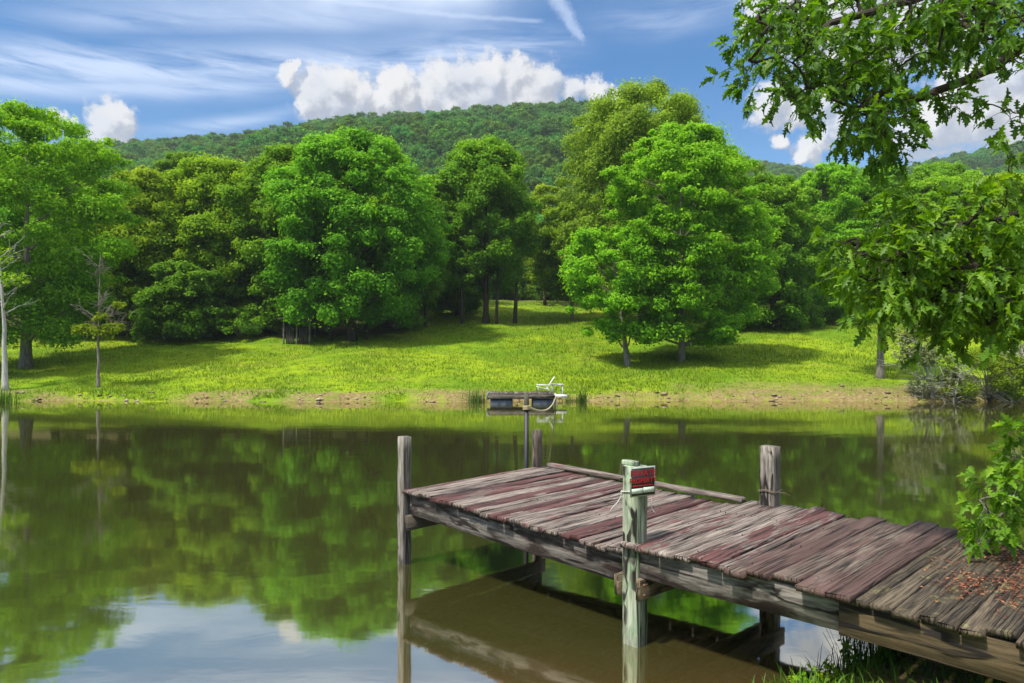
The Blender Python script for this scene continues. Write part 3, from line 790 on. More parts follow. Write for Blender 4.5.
TREES = {}
def tree(name, label, pxc, Y, top, half, foliage, bark, seed, hbf=.16, r0=.22, group=None, lean=(0, 0), n_cl=150, n_lf=230, lf=.17, n_limb=26, extra=(), **kw):
    X = (pxc - 512) / FPX * Y; z0 = tz(X, Y)
    H = EYE - (top - HOR) / FPX * Y - z0
    Rx = half / FPX * Y * .93
    V, F, T, C = crown_mesh(seed, H, H * hbf, Rx, n_cl=n_cl, n_lf=n_lf, lf=lf, **kw)
    V = V + np.array([lean[0], lean[1], 0]) * (np.clip(V[:, 2:3] / H, 0, 1)); C = C + np.array([lean[0], lean[1], 0]) * np.clip(C[:, 2:3] / H, 0, 1)
    o = thing(name, label, 'tree', (X, Y, z0), group)
    mb = trunk_mesh(seed, H, H * hbf, r0, C, lean=lean, n_limb=n_limb)
    for (dx, dy, rr, hh) in extra:       # further stems of the same stool
        rg = np.random.default_rng(seed + 9)
        s = np.linspace(0, 1, 7)[:, None]
        tube(mb, np.array([dx, dy, -.3]) + np.array([dx * .12, dy * .12, hh]) * s + rg.normal(0, .05, (7, 3)) * s, np.linspace(rr, rr * .4, 7), 7, True, .05, rg)
    mb.build('trunk', bark, o, True)
    link('crown', raw_mesh('crown', V, [F], [foliage], False, {'tint': T}), o)
    TREES[label] = o
    return o

G_TL = 'broadleaf trees along the edge of the meadow'
tree('broadleaf_tree', 'tall leafy tree on the bank behind the white barked trunk, with a thick grey trunk', 26, 40.5, 110, 92, L_BRIGHT, B_GREY, 1, .13, .30, G_TL, n_cl=210, n_lf=210, lf=.135, flat=.5, tm=.5, pw=2.4, rc=(.14, .25), base_r=.55)
tree('broadleaf_tree', 'dark green tree standing just behind the bare topped sapling', 142, 53, 172, 52, L_YEL, B_DARK, 2, .14, .2, G_TL, n_cl=130, tm=.4, base_r=.75)
tree('broadleaf_tree', 'yellowish green tree beside the broad oak that shades the plank shelter', 218, 55, 160, 56, L_YEL, B_DARK, 3, .15, .22, G_TL, n_cl=150, tm=.5, base_r=.65, extra=((.5, .2, .14, 5), (-.6, .3, .13, 4.5)))
tree('broadleaf_tree', 'dark tree whose top shows above and between the yellowish tree and the bank tree', 186, 66, 153, 36, L_DARK, B_DARK, 4, .15, .2, G_TL, n_cl=100)
tree('broadleaf_tree', 'low dark tree filling the gap under the yellowish green tree', 182, 51, 262, 40, L_DARK, B_DARK, 41, .13, .16, G_TL, n_cl=90, tm=.35, base_r=.8)
tree('oak_tree', 'broad rounded oak with the plank shelter under its skirts', 288, 53, 148, 52, L_MID, B_DARK, 5, .09, .24, G_TL, n_cl=160, tm=.45, base_r=.7)
tree('oak_tree', 'largest rounded oak at the meadow edge with low spreading boughs', 352, 50, 136, 84, L_MID, B_DARK, 6, .13, .30, G_TL, n_cl=230, n_lf=230, tm=.42, base_r=.72, lump=.20, rc=(.13, .22), extra=((-1.6, .6, .17, 5), (.9, .5, .15, 5)))
tree('broadleaf_tree', 'slim bright green tree squeezed between the largest oak and the tall dark tree', 425, 58, 176, 28, L_BRIGHT, B_DARK, 7, .16, .15, G_TL, n_cl=90, n_lf=190)
tree('broadleaf_tree', 'tall dark green tree with several slim trunks at the top of the meadow', 486, 60, 141, 50, L_MID, B_DARK, 8, .21, .26, G_TL, n_cl=170, tm=.5, base_r=.55, extra=((-1.9, -.4, .17, 6.5), (.9, -.8, .15, 5), (2.4, .4, .19, 6)))
tree('young_tree', 'small bright round tree alone on the crest of the meadow', 572, 63, 205, 36, L_BRIGHT, B_GREY, 9, .2, .14, G_TL, n_cl=100, n_lf=190)
tree('broadleaf_tree', 'bright tree behind the small round tree on the meadow crest', 545, 74, 186, 26, L_YEL, B_DARK, 10, .12, .16, G_TL, n_cl=90, n_lf=170)
tree('oak_tree', 'very tall olive green oak rising over the bright tree in front', 642, 57, 90, 90, L_OLIVE, B_DARK, 11, .16, .34, G_TL, n_cl=210, n_lf=220, tm=.52, lump=.32, rc=(.13, .23), base_r=.5)
tree('maple_tree', 'big bright green tree with layered boughs in front of the olive oak', 682, 42.5, 122, 76, L_BRIGHT, B_GREY, 12, .10, .19, G_TL, n_cl=230, n_lf=210, lf=.145, flat=.42, tm=.42, pw=1.7, base_r=.62, rc=(.14, .24))
tree('young_tree', 'leaning grey trunked tree with a thin light crown beside the big bright tree', 628, 41.5, 228, 52, L_BRIGHT, B_GREY, 13, .22, .17, G_TL, lean=(-1.0, 0), n_cl=90, n_lf=140, lf=.14, tm=.55, lump=.4)
tree('broadleaf_tree', 'bushy green tree just past the big bright tree along the meadow top', 772, 56, 174, 46, L_MID, B_DARK, 14, .06, .2, G_TL, n_cl=130, tm=.42, base_r=.8)
tree('broadleaf_tree', 'light green tree at the meadow top near the hanging oak bough', 824, 60, 165, 42, L_BRIGHT, B_DARK, 15, .06, .2, G_TL, n_cl=130, base_r=.75)
tree('broadleaf_tree', 'green tree behind the tips of the hanging oak bough', 880, 63, 166, 44, L_MID, B_DARK, 16, .08, .2, G_TL, n_cl=130, base_r=.75)
tree('broadleaf_tree', 'bright yellow green tree top showing behind the hanging oak bough', 938, 60, 178, 44, L_BRIGHT, B_DARK, 17, .08, .2, G_TL, n_cl=130, base_r=.75)
tree('broadleaf_tree', 'bright tree behind the hanging oak bough above the bare shrubs', 1005, 56, 176, 52, L_YEL, B_DARK, 18, .08, .2, G_TL, n_cl=130, base_r=.75)
tree('cedar_tree', 'grey trunked tree on the bare dirt bank with flat dark boughs', 880, 37.6, 205, 40, L_MID, B_GREY, 19, .34, .20, None, n_cl=70, n_lf=150, lf=.12, flat=.3, base_r=.85, tm=.3)

# filler trees just outside the sides of the view and in the wood's edge: copies that share meshes
def copy_tree(src, X, Y, rz, s, label, group):
    o = src.copy(); COL.objects.link(o); o.location = (X, Y, tz(X, Y)); o.rotation_euler = (0, 0, rz); o.scale = (s, s, s)
    o['label'] = label; o['group'] = group
    for c in src.children:
        d = c.copy(); COL.objects.link(d); d.parent = o
    return o
tl = {k.split()[0] + k.split()[1]: v for k, v in TREES.items()}
srcs = list(TREES.values())
FILL = 'shaded trees in the wood behind the meadow edge'
fl_spec = [(-26, 54, 2, .9), (-33, 52, 5, 1.0), (-21, 57, 4, .9), (-9.5, 60, 6, .75), (-14, 63, 3, .95), (-18, 68, 5, 1.0), (-24, 64, 1, .95), (-30, 66, 6, .9),
           (-5, 66, 14, .9), (-8, 72, 5, .9), (15, 69, 14, .9), (19, 73, 5, .85), (10, 74, 15, .9), (44, 54, 6, .9), (50, 60, 11, .8), (40, 68, 5, 1.0), (30, 72, 6, .9), (24, 76, 3, .9)]
for i, (X, Y, s, sc_) in enumerate(fl_spec):
    copy_tree(srcs[s], X, Y, i * 1.3, sc_, 'shaded leafy tree in the wood behind the front row of trees', FILL)

# thin trees by the water
def stick_tree(name, label, pxc, Y, base_lean, H, r0, bark, foliage, clumps, seed, nb=14, bl=(.5, 1.5), bz=(.45, .98), up=.9, twig=True, cat='tree', bark_r=.4):
    X = (pxc - 512) / FPX * Y; z0 = tz(X, Y); rng = np.random.default_rng(seed)
    o = thing(name, label, cat, (X, Y, z0)); mb = MB()
    t = np.linspace(0, 1, 14); wob = np.cumsum(rng.normal(0, .018 * H / 6, (14, 2)), 0)
    sp = np.stack([base_lean[0] * t + wob[:, 0] - wob[0, 0], base_lean[1] * t + wob[:, 1] - wob[0, 1], -.3 + (H + .3) * t], -1)
    rad = r0 * (1 - .88 * t) * (1 + .6 * np.exp(-t * 16)); tube(mb, sp, rad, 8, True, .05, rng)
    for k in range(nb):
        f = rng.uniform(*bz); i = f * 13; i0 = int(i); p0 = sp[i0] + (sp[min(i0 + 1, 13)] - sp[i0]) * (i - i0)
        a = rng.uniform(0, 6.28); L = rng.uniform(*bl) * (1.15 - .6 * f)
        d = np.array([math.cos(a), math.sin(a), up * rng.uniform(.4, 1.2)]); d /= np.linalg.norm(d)
        s = np.linspace(0, 1, 6)[:, None]; pts = p0 + d * L * s + rng.normal(0, .05 * L, (6, 3)) * s
        r1 = r0 * bark_r * (1 - .8 * f) + .006; tube(mb, pts, np.linspace(r1 + .002, .008, 6), 5)
        if twig:
            for q in range(5):
                j = rng.integers(2, 6); e = d + rng.normal(0, .55, 3); e /= np.linalg.norm(e)
                tube(mb, pts[j] + e * L * .45 * np.linspace(0, 1, 4)[:, None] + rng.normal(0, .02, (4, 3)), np.linspace(.011, .006, 4), 4)
    mb.build('trunk', bark, o, True)
    if clumps:
        VV = []; TT = []
        for (dx, dz, rx, rz_, n) in clumps:
            v = unit(rng, n) * (rng.uniform(.1, 1, n) ** .5)[:, None]
            P = np.array([dx, rng.uniform(-.3, .3), dz]) + v * np.array([rx, rx, rz_]) * (1 + .35 * vnoise(v * 2.2 + dx))[:, None]
            V, F, T = leaves(P, v * .5 + np.array([0, 0, .6]) + unit(rng, n) * .7, .085, rng, np.clip(rng.normal(.5, .2, n), 0, 1)); VV.append(V); TT.append(T)
        V = np.concatenate(VV); link('foliage', raw_mesh('foliage', V, [np.arange(len(V)).reshape(-1, 4)], [foliage], False, {'tint': np.concatenate(TT)}), o)
    return o
stick_tree('birch_tree', 'slender white barked tree with few leaves beside the thick grey trunk on the bank', 6, 35.2, (-.5, 0), 8.2, .135, B_PALE, L_BRIGHT, [(-.6, 6.6, .9, .5, 260), (.5, 5.4, .8, .4, 200), (-.9, 4.6, .7, .3, 160)], 31, 16, (.8, 2.0), (.4, .97))
stick_tree('sapling', 'half bare sapling on the bank, dead grey twigs over yellow green leaves', 98, 35.9, (.15, 0), 6.6, .085, B_GREY, L_LIME, [(.05, 2.75, .75, .35, 420), (.8, 2.95, .55, .32, 330), (-.75, 2.9, .5, .28, 260), (.25, 3.5, .4, .25, 130), (1.0, 4.1, .35, .2, 80)], 32, 20, (.7, 1.9), (.38, .97), 1.3)
SHR = 'bare grey shrubs on the waterline'
stick_tree('bare_shrub', 'tall bare grey shrub leaning over the water beside the dirt bank', 934, 33.7, (-1.0, -.2), 3.9, .07, B_SHRUB, L_GREY, [(-1.0, 2.9, .9, .7, 480), (-.4, 2.0, .8, .5, 360), (-1.2, 2.0, .7, .5, 260)], 33, 34, (.8, 1.7), (.15, .98), .9, cat='shrub')['group'] = SHR
stick_tree('bare_shrub', 'short bare grey shrub between the tall bare shrub and the lime bush', 952, 33.4, (.3, -.3), 2.0, .05, B_SHRUB, L_GREY, [(.1, 1.0, .8, .5, 320)], 34, 34, (.6, 1.2), (.05, .95), .6, cat='shrub')['group'] = SHR
stick_tree('bare_shrub', 'bare grey shrub in front of the lime bush hanging into the water', 1010, 33.0, (.2, -.4), 2.6, .06, B_SHRUB, L_GREY, [(.2, 1.6, .9, .6, 420)], 35, 40, (.7, 1.5), (.05, .95), .6, cat='shrub')['group'] = SHR
stick_tree('bare_shrub', 'low tangled grey shrub at the edge of the dirt bank', 922, 33.5, (-.1, -.3), 1.1, .04, B_SHRUB, L_GREY, [(0, .6, .7, .3, 240)], 36, 24, (.5, .9), (.05, .95), .4, cat='shrub')['group'] = SHR

def bush(name, label, pxc, Y, H, Rr, mat, seed, n_cl=34, n_lf=120, lf=.085, group=None):
    X = (pxc - 512) / FPX * Y; z0 = tz(X, Y)
    V, F, T, C = crown_mesh(seed, H, H * .12, Rr, n_cl=n_cl, n_lf=n_lf, lf=lf, base_r=.9, tm=.35, lump=.3, rc=(.2, .36))
    o = thing(name, label, 'bush', (X, Y, z0), group)
    mb = MB(); rg = np.random.default_rng(seed)
    for c in C[:16]: tube(mb, np.array([[0, 0, -.1], c * np.array([.3, .3, .5]), c]) + rg.normal(0, .03, (3, 3)), [.03, .02, .008], 5)
    mb.build('stem', B_GREY, o, True)
    link('foliage', raw_mesh('foliage', V, [F], [mat], False, {'tint': T}), o)
    return o
bush('lime_bush', 'lime green leafy bush at the waterline among the bare shrubs', 988, 33.5, 2.5, 1.6, L_LIME, 51)
bush('lime_bush', 'grey green bush at the very edge beside the bare shrub', 1040, 33.8, 2.4, 1.6, L_GREY, 52)
bush('yellow_bush', 'yellow leaved bush behind the plank shelter', 281, 54, 2.6, 1.5, L_LIME, 53, 24, 110, .12)
for i, (pxc, Y, H, Rr, lab) in enumerate([(170, 51, 2.6, 2.2, 'dark bush under the low dark tree'),
        (240, 51.5, 2.3, 2.0, 'dark bush in the shade between the yellowish tree and the shelter'), (395, 56, 2.0, 1.8, 'dark bush in the shade beyond the largest oak'), (738, 57, 2.4, 2.2, 'dark bush in the shade past the big bright tree'), (792, 57, 2.2, 2.2, 'dark bush at the top of the meadow under the trees'), (835, 59, 2.2, 2.3, 'dark bush at the top of the meadow near the grey trunked tree')]):
    bush('undergrowth_bush', lab, pxc, Y, H, Rr, L_DARK, 60 + i, 26, 100, .13, 'dark bushes under the trees')

# shelter under the oak
SX, SY = (296 - 512) / FPX * 48.6, 48.6
SZ = tz(SX, SY)
sh = thing('wooden_shelter', 'small grey plank shelter half hidden under the oak', 'shelter', (SX, SY, SZ))
M_shed = wood_mat('shelter_wood', (.09, .085, .078), (.26, .24, .215)); M_shroof = wood_mat('shelter_roof', (.04, .035, .03), (.12, .10, .09)); M_shdark = wood_mat('shelter_panel', (.03, .027, .024), (.085, .08, .07))
for x, y in ((-.83, 0), (.05, 0), (.92, 0), (-.83, 1.3), (.92, 1.3)):
    b = MB(); board(b, (x, y, -.2), (x, y, 1.62), .10, .10, up=(1, 0, 0), n=5, rng=rr_); b.build('post', M_shed, sh)
b = MB(); board(b, (-1.0, -.02, 1.66), (1.1, -.02, 1.66), .09, .12, n=5, rng=rr_); b.build('beam', M_shed, sh)
b = MB()
for k in range(6): board(b, (-1.15, -.25 + .34 * k, 1.77 - .03 * k), (1.25, -.25 + .34 * k, 1.77 - .03 * k), .33, .05, n=4, rng=rr_)
b.build('roof', M_shroof, sh)
for xs in ((-.70, -.14), (.18, .80)):
    b = MB(); nx = 5
    for k in range(nx):
        x = xs[0] + (xs[1] - xs[0]) * (k + .5) / nx; board(b, (x, .05, -.05), (x, .05, 1.2), (xs[1] - xs[0]) / nx - .015, .025, up=(0, 1, 0), n=4, rng=rr_)
    b.build('panel', M_shdark, sh)

# ------------------------------------------------------------------ wooded hill: one far mass of trees, instanced on points
proto = bpy.data.collections.new('hill_tree_kinds')
def forest(name, label, pts, scales, kinds, seed):
    coll = bpy.data.collections.new(name + '_kinds')
    for k in kinds: coll.objects.link(k)
    rng = np.random.default_rng(seed)
    n = len(pts)
    me = bpy.data.meshes.new(name); me.vertices.add(n); me.vertices.foreach_set('co', np.asarray(pts, np.float32).ravel())
    a = me.attributes.new('size', 'FLOAT', 'POINT'); a.data.foreach_set('value', np.asarray(scales, np.float32))
    a = me.attributes.new('turn', 'FLOAT_VECTOR', 'POINT'); a.data.foreach_set('vector', np.stack([np.zeros(n), np.zeros(n), rng.uniform(0, 6.28, n)], -1).astype(np.float32).ravel())
    a = me.attributes.new('kind_index', 'INT', 'POINT'); a.data.foreach_set('value', rng.integers(0, len(kinds), n).astype(np.int32))
    me.update()
    o = link(name, me); tag(o, label, 'woodland', kind='stuff')
    ng = bpy.data.node_groups.new(name, 'GeometryNodeTree')
    ng.interface.new_socket('Geometry', in_out='INPUT', socket_type='NodeSocketGeometry')
    ng.interface.new_socket('Geometry', in_out='OUTPUT', socket_type='NodeSocketGeometry')
    gi = ng.nodes.new('NodeGroupInput'); go = ng.nodes.new('NodeGroupOutput')
    ci = ng.nodes.new('GeometryNodeCollectionInfo'); ci.inputs[0].default_value = coll; ci.inputs['Separate Children'].default_value = True; ci.inputs['Reset Children'].default_value = True
    ip = ng.nodes.new('GeometryNodeInstanceOnPoints'); ip.inputs['Pick Instance'].default_value = True
    def na(nm, dt):
        q = ng.nodes.new('GeometryNodeInputNamedAttribute'); q.data_type = dt; q.inputs[0].default_value = nm; return q.outputs[0]
    L = ng.links.new
    L(gi.outputs[0], ip.inputs['Points']); L(ci.outputs[0], ip.inputs['Instance'])
    L(na('kind_index', 'INT'), ip.inputs['Instance Index']); L(na('size', 'FLOAT'), ip.inputs['Scale']); L(na('turn', 'FLOAT_VECTOR'), ip.inputs['Rotation'])
    L(ip.outputs[0], go.inputs[0])
    md = o.modifiers.new('trees', 'NODES'); md.node_group = ng
    return o
def kind_obj(i, H, Rr, n_cl, n_lf, lf, mat, hbf=.12, tm=.45):
    V, F, T, C = crown_mesh(700 + i, H, H * hbf, Rr, n_cl=n_cl, n_lf=n_lf, lf=lf, base_r=.7, tm=tm, lump=.25, rc=(.2, .34), flat=.7)
    mb = trunk_mesh(700 + i, H, H * hbf, .2, C, n_limb=5, seg=6); tm_ = mb.mesh('t', [])
    tv = np.zeros(len(tm_.vertices) * 3, np.float32); tm_.vertices.foreach_get('co', tv); tv = tv.reshape(-1, 3)
    tf = [np.array(p.vertices) for p in tm_.polygons if len(p.vertices) == 4]; tf = np.array(tf) + len(V)
    me = raw_mesh('hill_tree', np.concatenate([V, tv]), [F, tf], [mat, B_DARK], False, {'tint': np.concatenate([T, np.zeros(len(tv))])}, np.concatenate([np.zeros(len(F)), np.ones(len(tf))]))
    return bpy.data.objects.new('hill_tree', me)
H_A = leaf_mat('hill_foliage', (0.0359, 0.1196, 0.02668), (0.06969, 0.1954, 0.03557), (0.1268, 0.296, 0.05335), .4, vary=.24)
H_B = leaf_mat('hill_foliage_light', (0.05557, 0.145, 0.01852), (0.1001, 0.2268, 0.02593), (0.1667, 0.3276, 0.04075), .4, vary=.24)
H_C = leaf_mat('hill_foliage_deep', (0.03042, 0.1072, 0.02565), (0.0585, 0.1702, 0.0342), (0.1053, 0.252, 0.04275), .4, vary=.24)
far_k = [kind_obj(0, 11, 4.6, 60, 40, .34, H_A), kind_obj(1, 12.5, 4.2, 60, 40, .34, H_B), kind_obj(2, 10, 4.8, 60, 40, .34, H_C), kind_obj(3, 13, 4.0, 60, 40, .34, H_A), kind_obj(4, 11.5, 4.4, 60, 40, .34, H_C)]
near_k = [kind_obj(10, 13, 4.6, 90, 110, .24, H_A), kind_obj(11, 14, 4.2, 90, 110, .24, L_BRIGHT), kind_obj(12, 12, 4.8, 90, 110, .24, L_MID), kind_obj(13, 13, 4.4, 90, 110, .24, L_DARK)]
def scatter(y0, y1, sp, seed, test):
    rng = np.random.default_rng(seed); out = []
    y = y0
    while y < y1:
        s = sp * (1 + .25 * smooth(150, 500, y)); xm = .92 * y + 60
        xs = np.arange(-xm, xm, s); xs = xs + rng.uniform(-.45, .45, len(xs)) * s; ys = y + rng.uniform(-.45, .45, len(xs)) * s
        out.append(np.stack([xs, ys], -1)); y += s
    P = np.concatenate(out); return P[test(P)]
def far_ok(P):
    pp = 512 + FPX * P[:, 0] / P[:, 1]; yr = 430 + 190 * smooth(640, 760, pp)
    return (P[:, 1] < yr + 14) & (P[:, 1] > 112) & (rr0.random(len(P)) > .06)
rr0 = np.random.default_rng(77)
P = scatter(112, 650, 4.9, 12, far_ok)
pz = terrain(P[:, 0], P[:, 1], False)
forest('hillside_forest', 'unbroken green forest covering the hill behind the meadow', np.column_stack([P, pz - .8]), np.random.default_rng(4).uniform(.50, .95, len(P)), far_k, 5)
def near_ok(P):
    pp = 512 + FPX * P[:, 0] / P[:, 1]
    clear = (pp > 425) & (pp < 610) & (P[:, 1] < 92)
    clear |= (pp >= 610) & (pp < 900) & (P[:, 1] < 76)
    clear |= (pp <= 425) & (P[:, 1] < 70)
    return ~clear
P = scatter(70, 114, 5.4, 13, near_ok)
forest('woodland', 'shady mixed wood between the meadow edge and the hill', np.column_stack([P, terrain(P[:, 0], P[:, 1], False) - .2]), np.random.default_rng(6).uniform(.62, 1.0, len(P)), near_k, 8)

# ------------------------------------------------------------------ grass
def blades(P, Hs, wid, rng, lean=.5, seg=1, tint=None):
    n = len(P); a = rng.uniform(0, 6.28, n); L = rng.uniform(.2, 1, n) * lean
    d = np.stack([np.cos(a), np.sin(a), np.zeros(n)], -1); s = np.stack([-np.sin(a), np.cos(a), np.zeros(n)], -1)
    up = np.array([0, 0, 1.0])
    if tint is None: tint = np.clip(rng.normal(.5, .22, n), 0, 1)
    H = Hs[:, None]; w = (wid * rng.uniform(.6, 1.3, n))[:, None]
    if seg == 1:
        V = np.stack([P - s * w, P + s * w, P + up * H + d * H * L[:, None]], 1).reshape(-1, 3)
        return V, np.arange(3 * n).reshape(-1, 3), np.repeat(tint, 3)
    rows = []
    for k, f in enumerate((0, .4, .75)):
        c = P + up * H * f * (1 - .15 * f * L[:, None]) + d * H * L[:, None] * f ** 2
        rows += [c - s * w * (1 - .55 * f), c + s * w * (1 - .55 * f)]
    tip = P + up * H * (1 - .3 * L[:, None]) + d * H * L[:, None] * 1.1
    V = np.stack(rows + [tip], 1).reshape(-1, 3); base = (np.arange(n) * 7)[:, None]
    Qd = np.concatenate([base + np.array([[0, 1, 3, 2]]), base + np.array([[2, 3, 5, 4]])]); Tr = base + np.array([[4, 5, 6]])
    return V, (Qd, Tr), np.repeat(tint, 7)
G_M = leaf_mat('meadow_grass', (0.0806, 0.1612, 0.006256), (0.1565, 0.256, 0.00782), (0.2844, 0.3413, 0.02346), .35, .15, (1.1, 1.1, .6))
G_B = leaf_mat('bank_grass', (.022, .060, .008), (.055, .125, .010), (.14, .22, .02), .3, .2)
rg = np.random.default_rng(90)
n = 260000
Yb = 33.5 + 46 * rg.random(n) ** 1.35; Xb = rg.uniform(-.78, .78, n) * Yb
dfr = Yb - far_y(Xb)
keep = (dfr > .1) & (rg.random(n) < np.clip(.12 + .88 * smooth(.1, 1.7 + 2.2 * smooth(3, 14, Xb), dfr + 1.2 * fbm2(Xb * .35, Yb * .6, 5)), 0, 1))
keep &= ~((Xb < -8) & (Yb > 53)) & ~((Yb > 69) & (np.abs(Xb - 3) > 10))
Xb, Yb = Xb[keep], Yb[keep]
pt = fbm2(Xb * .25, Yb * .25, 44)
Hb = (.11 + .07 * pt) * rg.uniform(.6, 1.6, len(Xb)); Hb = np.clip(Hb, .05, .55)
tn = np.clip(.5 + .28 * fbm2(Xb * .5, Yb * .9, 45) + rg.normal(0, .2, len(Xb)), 0, 1)
V, F, T = blades(np.stack([Xb, Yb, terrain(Xb, Yb) - .02], -1), Hb, .022, rg, 1.1, 1, tn)
tag(link('meadow_grass', raw_mesh('meadow_grass', V, [F], [G_M], False, {'tint': T})), 'sunlit yellow green grass of the meadow across the pond', 'grass', kind='stuff')
# near bank
n = 15000
Xb = rg.uniform(1.6, 6.2, n); Yb = rg.uniform(3.4, 7.6, n); zb = terrain(Xb, Yb); dn_ = np.interp(Xb, NEAR_X, NEAR_Y) - Yb
cl = fbm2(Xb * 1.6, Yb * 1.6, 52)
k = (dn_ > -.03) & (rg.random(n) < np.clip(.6 + cl * .9, .12, 1))
Xb, Yb, zb, cl, dn_ = Xb[k], Yb[k], zb[k], cl[k], dn_[k]
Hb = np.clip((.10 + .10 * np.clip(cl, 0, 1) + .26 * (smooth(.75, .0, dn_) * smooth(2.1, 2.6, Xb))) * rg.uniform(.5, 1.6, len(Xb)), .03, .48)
V, F, T = blades(np.stack([Xb, Yb, zb - .01], -1), Hb, .0045, rg, .8, 2)
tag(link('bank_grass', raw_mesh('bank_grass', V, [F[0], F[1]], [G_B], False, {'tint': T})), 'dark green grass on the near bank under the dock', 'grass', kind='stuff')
# leafy weeds on the near bank
def weed(X, Y, H, seed, label):
    rng = np.random.default_rng(seed); o = thing('leafy_weed', label, 'weed', (X, Y, tz(X, Y)), 'weeds on the near bank'); mb = MB(); VV = []; TT = []
    for s in range(5):
        a = rng.uniform(0, 6.28); e = np.array([math.cos(a) * .35 * H, math.sin(a) * .35 * H, H * rng.uniform(.6, 1)])
        q = np.linspace(0, 1, 6)[:, None]; pts = e * q + rng.normal(0, .01, (6, 3)) * q; tube(mb, pts, .003, 4)
        P = np.repeat(pts[1:], 3, 0) + rng.normal(0, .022, (15, 3))
        V, F, T = leaves(P, unit(rng, 15) + np.array([0, 0, .8]), .024, rng, rng.uniform(.3, 1, 15)); VV.append(V); TT.append(T)
    mb.build('stem', G_B, o); V = np.concatenate(VV)
    link('foliage', raw_mesh('foliage', V, [np.arange(len(V)).reshape(-1, 4)], [L_BRIGHT], False, {'tint': np.concatenate(TT)}), o)
for i, (X, Y, H, lab) in enumerate([(1.98, 4.95, .13, 'small leafy weed at the tip of the near bank'), (2.18, 5.05, .17, 'leafy weed beside the tall grass on the near bank'), (2.5, 5.3, .3, 'tall leafy weed at the water edge in front of the bright reflection'), (2.75, 5.3, .2, 'leafy weed in the middle of the bank grass'), (3.3, 5.6, .22, 'leafy weed in the shade under the rim board')]):
    weed(X, Y, H, 300 + i, lab)
# reeds beside the raft
def reeds(pxc, Y, H, n, rad, label):
    X = (pxc - 512) / FPX * Y; z0 = max(0.0, tz(X, Y)) - .05; rng = np.random.default_rng(int(pxc))
    P = np.stack([rng.normal(0, rad, n), rng.normal(0, rad * .6, n), np.zeros(n)], -1)
    V, F, T = blades(P, rng.uniform(.5, 1.1, n) * H, .012, rng, .45, 2)
    o = link('reed_clump', raw_mesh('reed_clump', V, [F[0], F[1]], [G_B], False, {'tint': T}), None, (), (X, Y, z0))
    tag(o, label, 'reeds', 'reed clumps on the far waterline')
reeds(476, 33.4, .75, 130, .22, 'reed clump at the dark barrel end of the raft')
reeds(582, 33.5, .65, 110, .14, 'reed clump just past the white step of the raft')
reeds(569, 33.7, .35, 70, .18, 'short reed clump touching the white step of the raft')
reeds(3, 32.9, .8, 130, .25, 'reed clump below the white barked trunk')
# stones and clods on the far waterline
ns = 190; V = []; F = []; T = []
ico = np.array([(0, 0, 1), (.9, 0, .3), (.28, .85, .3), (-.72, .52, .3), (-.72, -.52, .3), (.28, -.85, .3), (0, 0, -.6)])
fi = np.array([(0, 1, 2), (0, 2, 3), (0, 3, 4), (0, 4, 5), (0, 5, 1), (6, 2, 1), (6, 3, 2), (6, 4, 3), (6, 5, 4), (6, 1, 5)])
for k in range(ns):
    x = rg.uniform(-25, 23); y = float(far_y(np.array([x]))[0]) + abs(rg.normal(.1, .5)) + (rg.random() < .1) * rg.uniform(0, 3) * (x > 3)
    s = rg.uniform(.03, .11) * (1.6 if rg.random() < .08 else 1)
    V.append(ico * s * rg.uniform(.6, 1.4, (1, 3)) * rg.uniform(.75, 1.25, (7, 1)) * np.array([1.3, 1, .7]) + np.array([x, y, tz(x, y)])); F.append(fi + 7 * k); T += [rg.random()] * 7
m_st = leaf_mat('bank_stones', (.10, .07, .04), (.20, .15, .09), (.36, .30, .22), 0, .1)
tag(link('bank_stones', raw_mesh('bank_stones', np.concatenate(V), [np.concatenate(F)], [m_st], False, {'tint': T})), 'stones and dirt clods along the far waterline', 'stones', kind='stuff')

# ------------------------------------------------------------------ near oak: lobed leaves on drooping twigs
half = [(.03, .06), (.20, .20), (.07, .30), (.32, .45), (.10, .54), (.27, .72), (.09, .78), (.10, .90)]
LV = [(0, 0), (0, .3), (0, .54), (0, .78), (0, 1.0)]
lf_v = [(x, y) for x, y in LV] + half + [(-x, y) for x, y in half]
def H_(i, s): return 5 + i + (8 if s else 0)
lf_t = []
for s in (0, 1):
    poly = [[0, H_(0, s), H_(1, s), H_(2, s), 1], [1, H_(2, s), H_(3, s), H_(4, s), 2], [2, H_(4, s), H_(5, s), H_(6, s), 3], [3, H_(6, s), H_(7, s), 4]]
    for p in poly:
        for q in range(1, len(p) - 1): lf_t.append((p[0], p[q], p[q + 1]) if s == 0 else (p[0], p[q + 1], p[q]))
lf_v = np.array(lf_v, float); lf_t = np.array(lf_t)
lf_3 = np.stack([lf_v[:, 0], lf_v[:, 1], .30 * np.abs(lf_v[:, 0]) - .22 * lf_v[:, 1] ** 2], -1)
def oak_leaves(P, D, N, size, rng):
    n = len(P); D = D / np.linalg.norm(D, axis=1)[:, None]; N = N - D * np.sum(N * D, 1)[:, None]; N /= np.linalg.norm(N, axis=1)[:, None] + 1e-9
    S = np.cross(D, N); sz = (size * rng.uniform(.65, 1.2, n))[:, None, None]
    curl = rng.uniform(.2, 2.6, (n, 1, 1))
    V = P[:, None] + sz * (rng.uniform(.7, 1.15, (n, 1, 1)) * lf_3[None, :, 0:1] * S[:, None] + lf_3[None, :, 1:2] * D[:, None] + curl * lf_3[None, :, 2:3] * N[:, None])
    nv = len(lf_v); F = (np.arange(n) * nv)[:, None, None] + lf_t[None]
    return V.reshape(-1, 3), F.reshape(-1, 3), np.repeat(np.clip(rng.normal(.5, .28, n), 0, 1), nv)

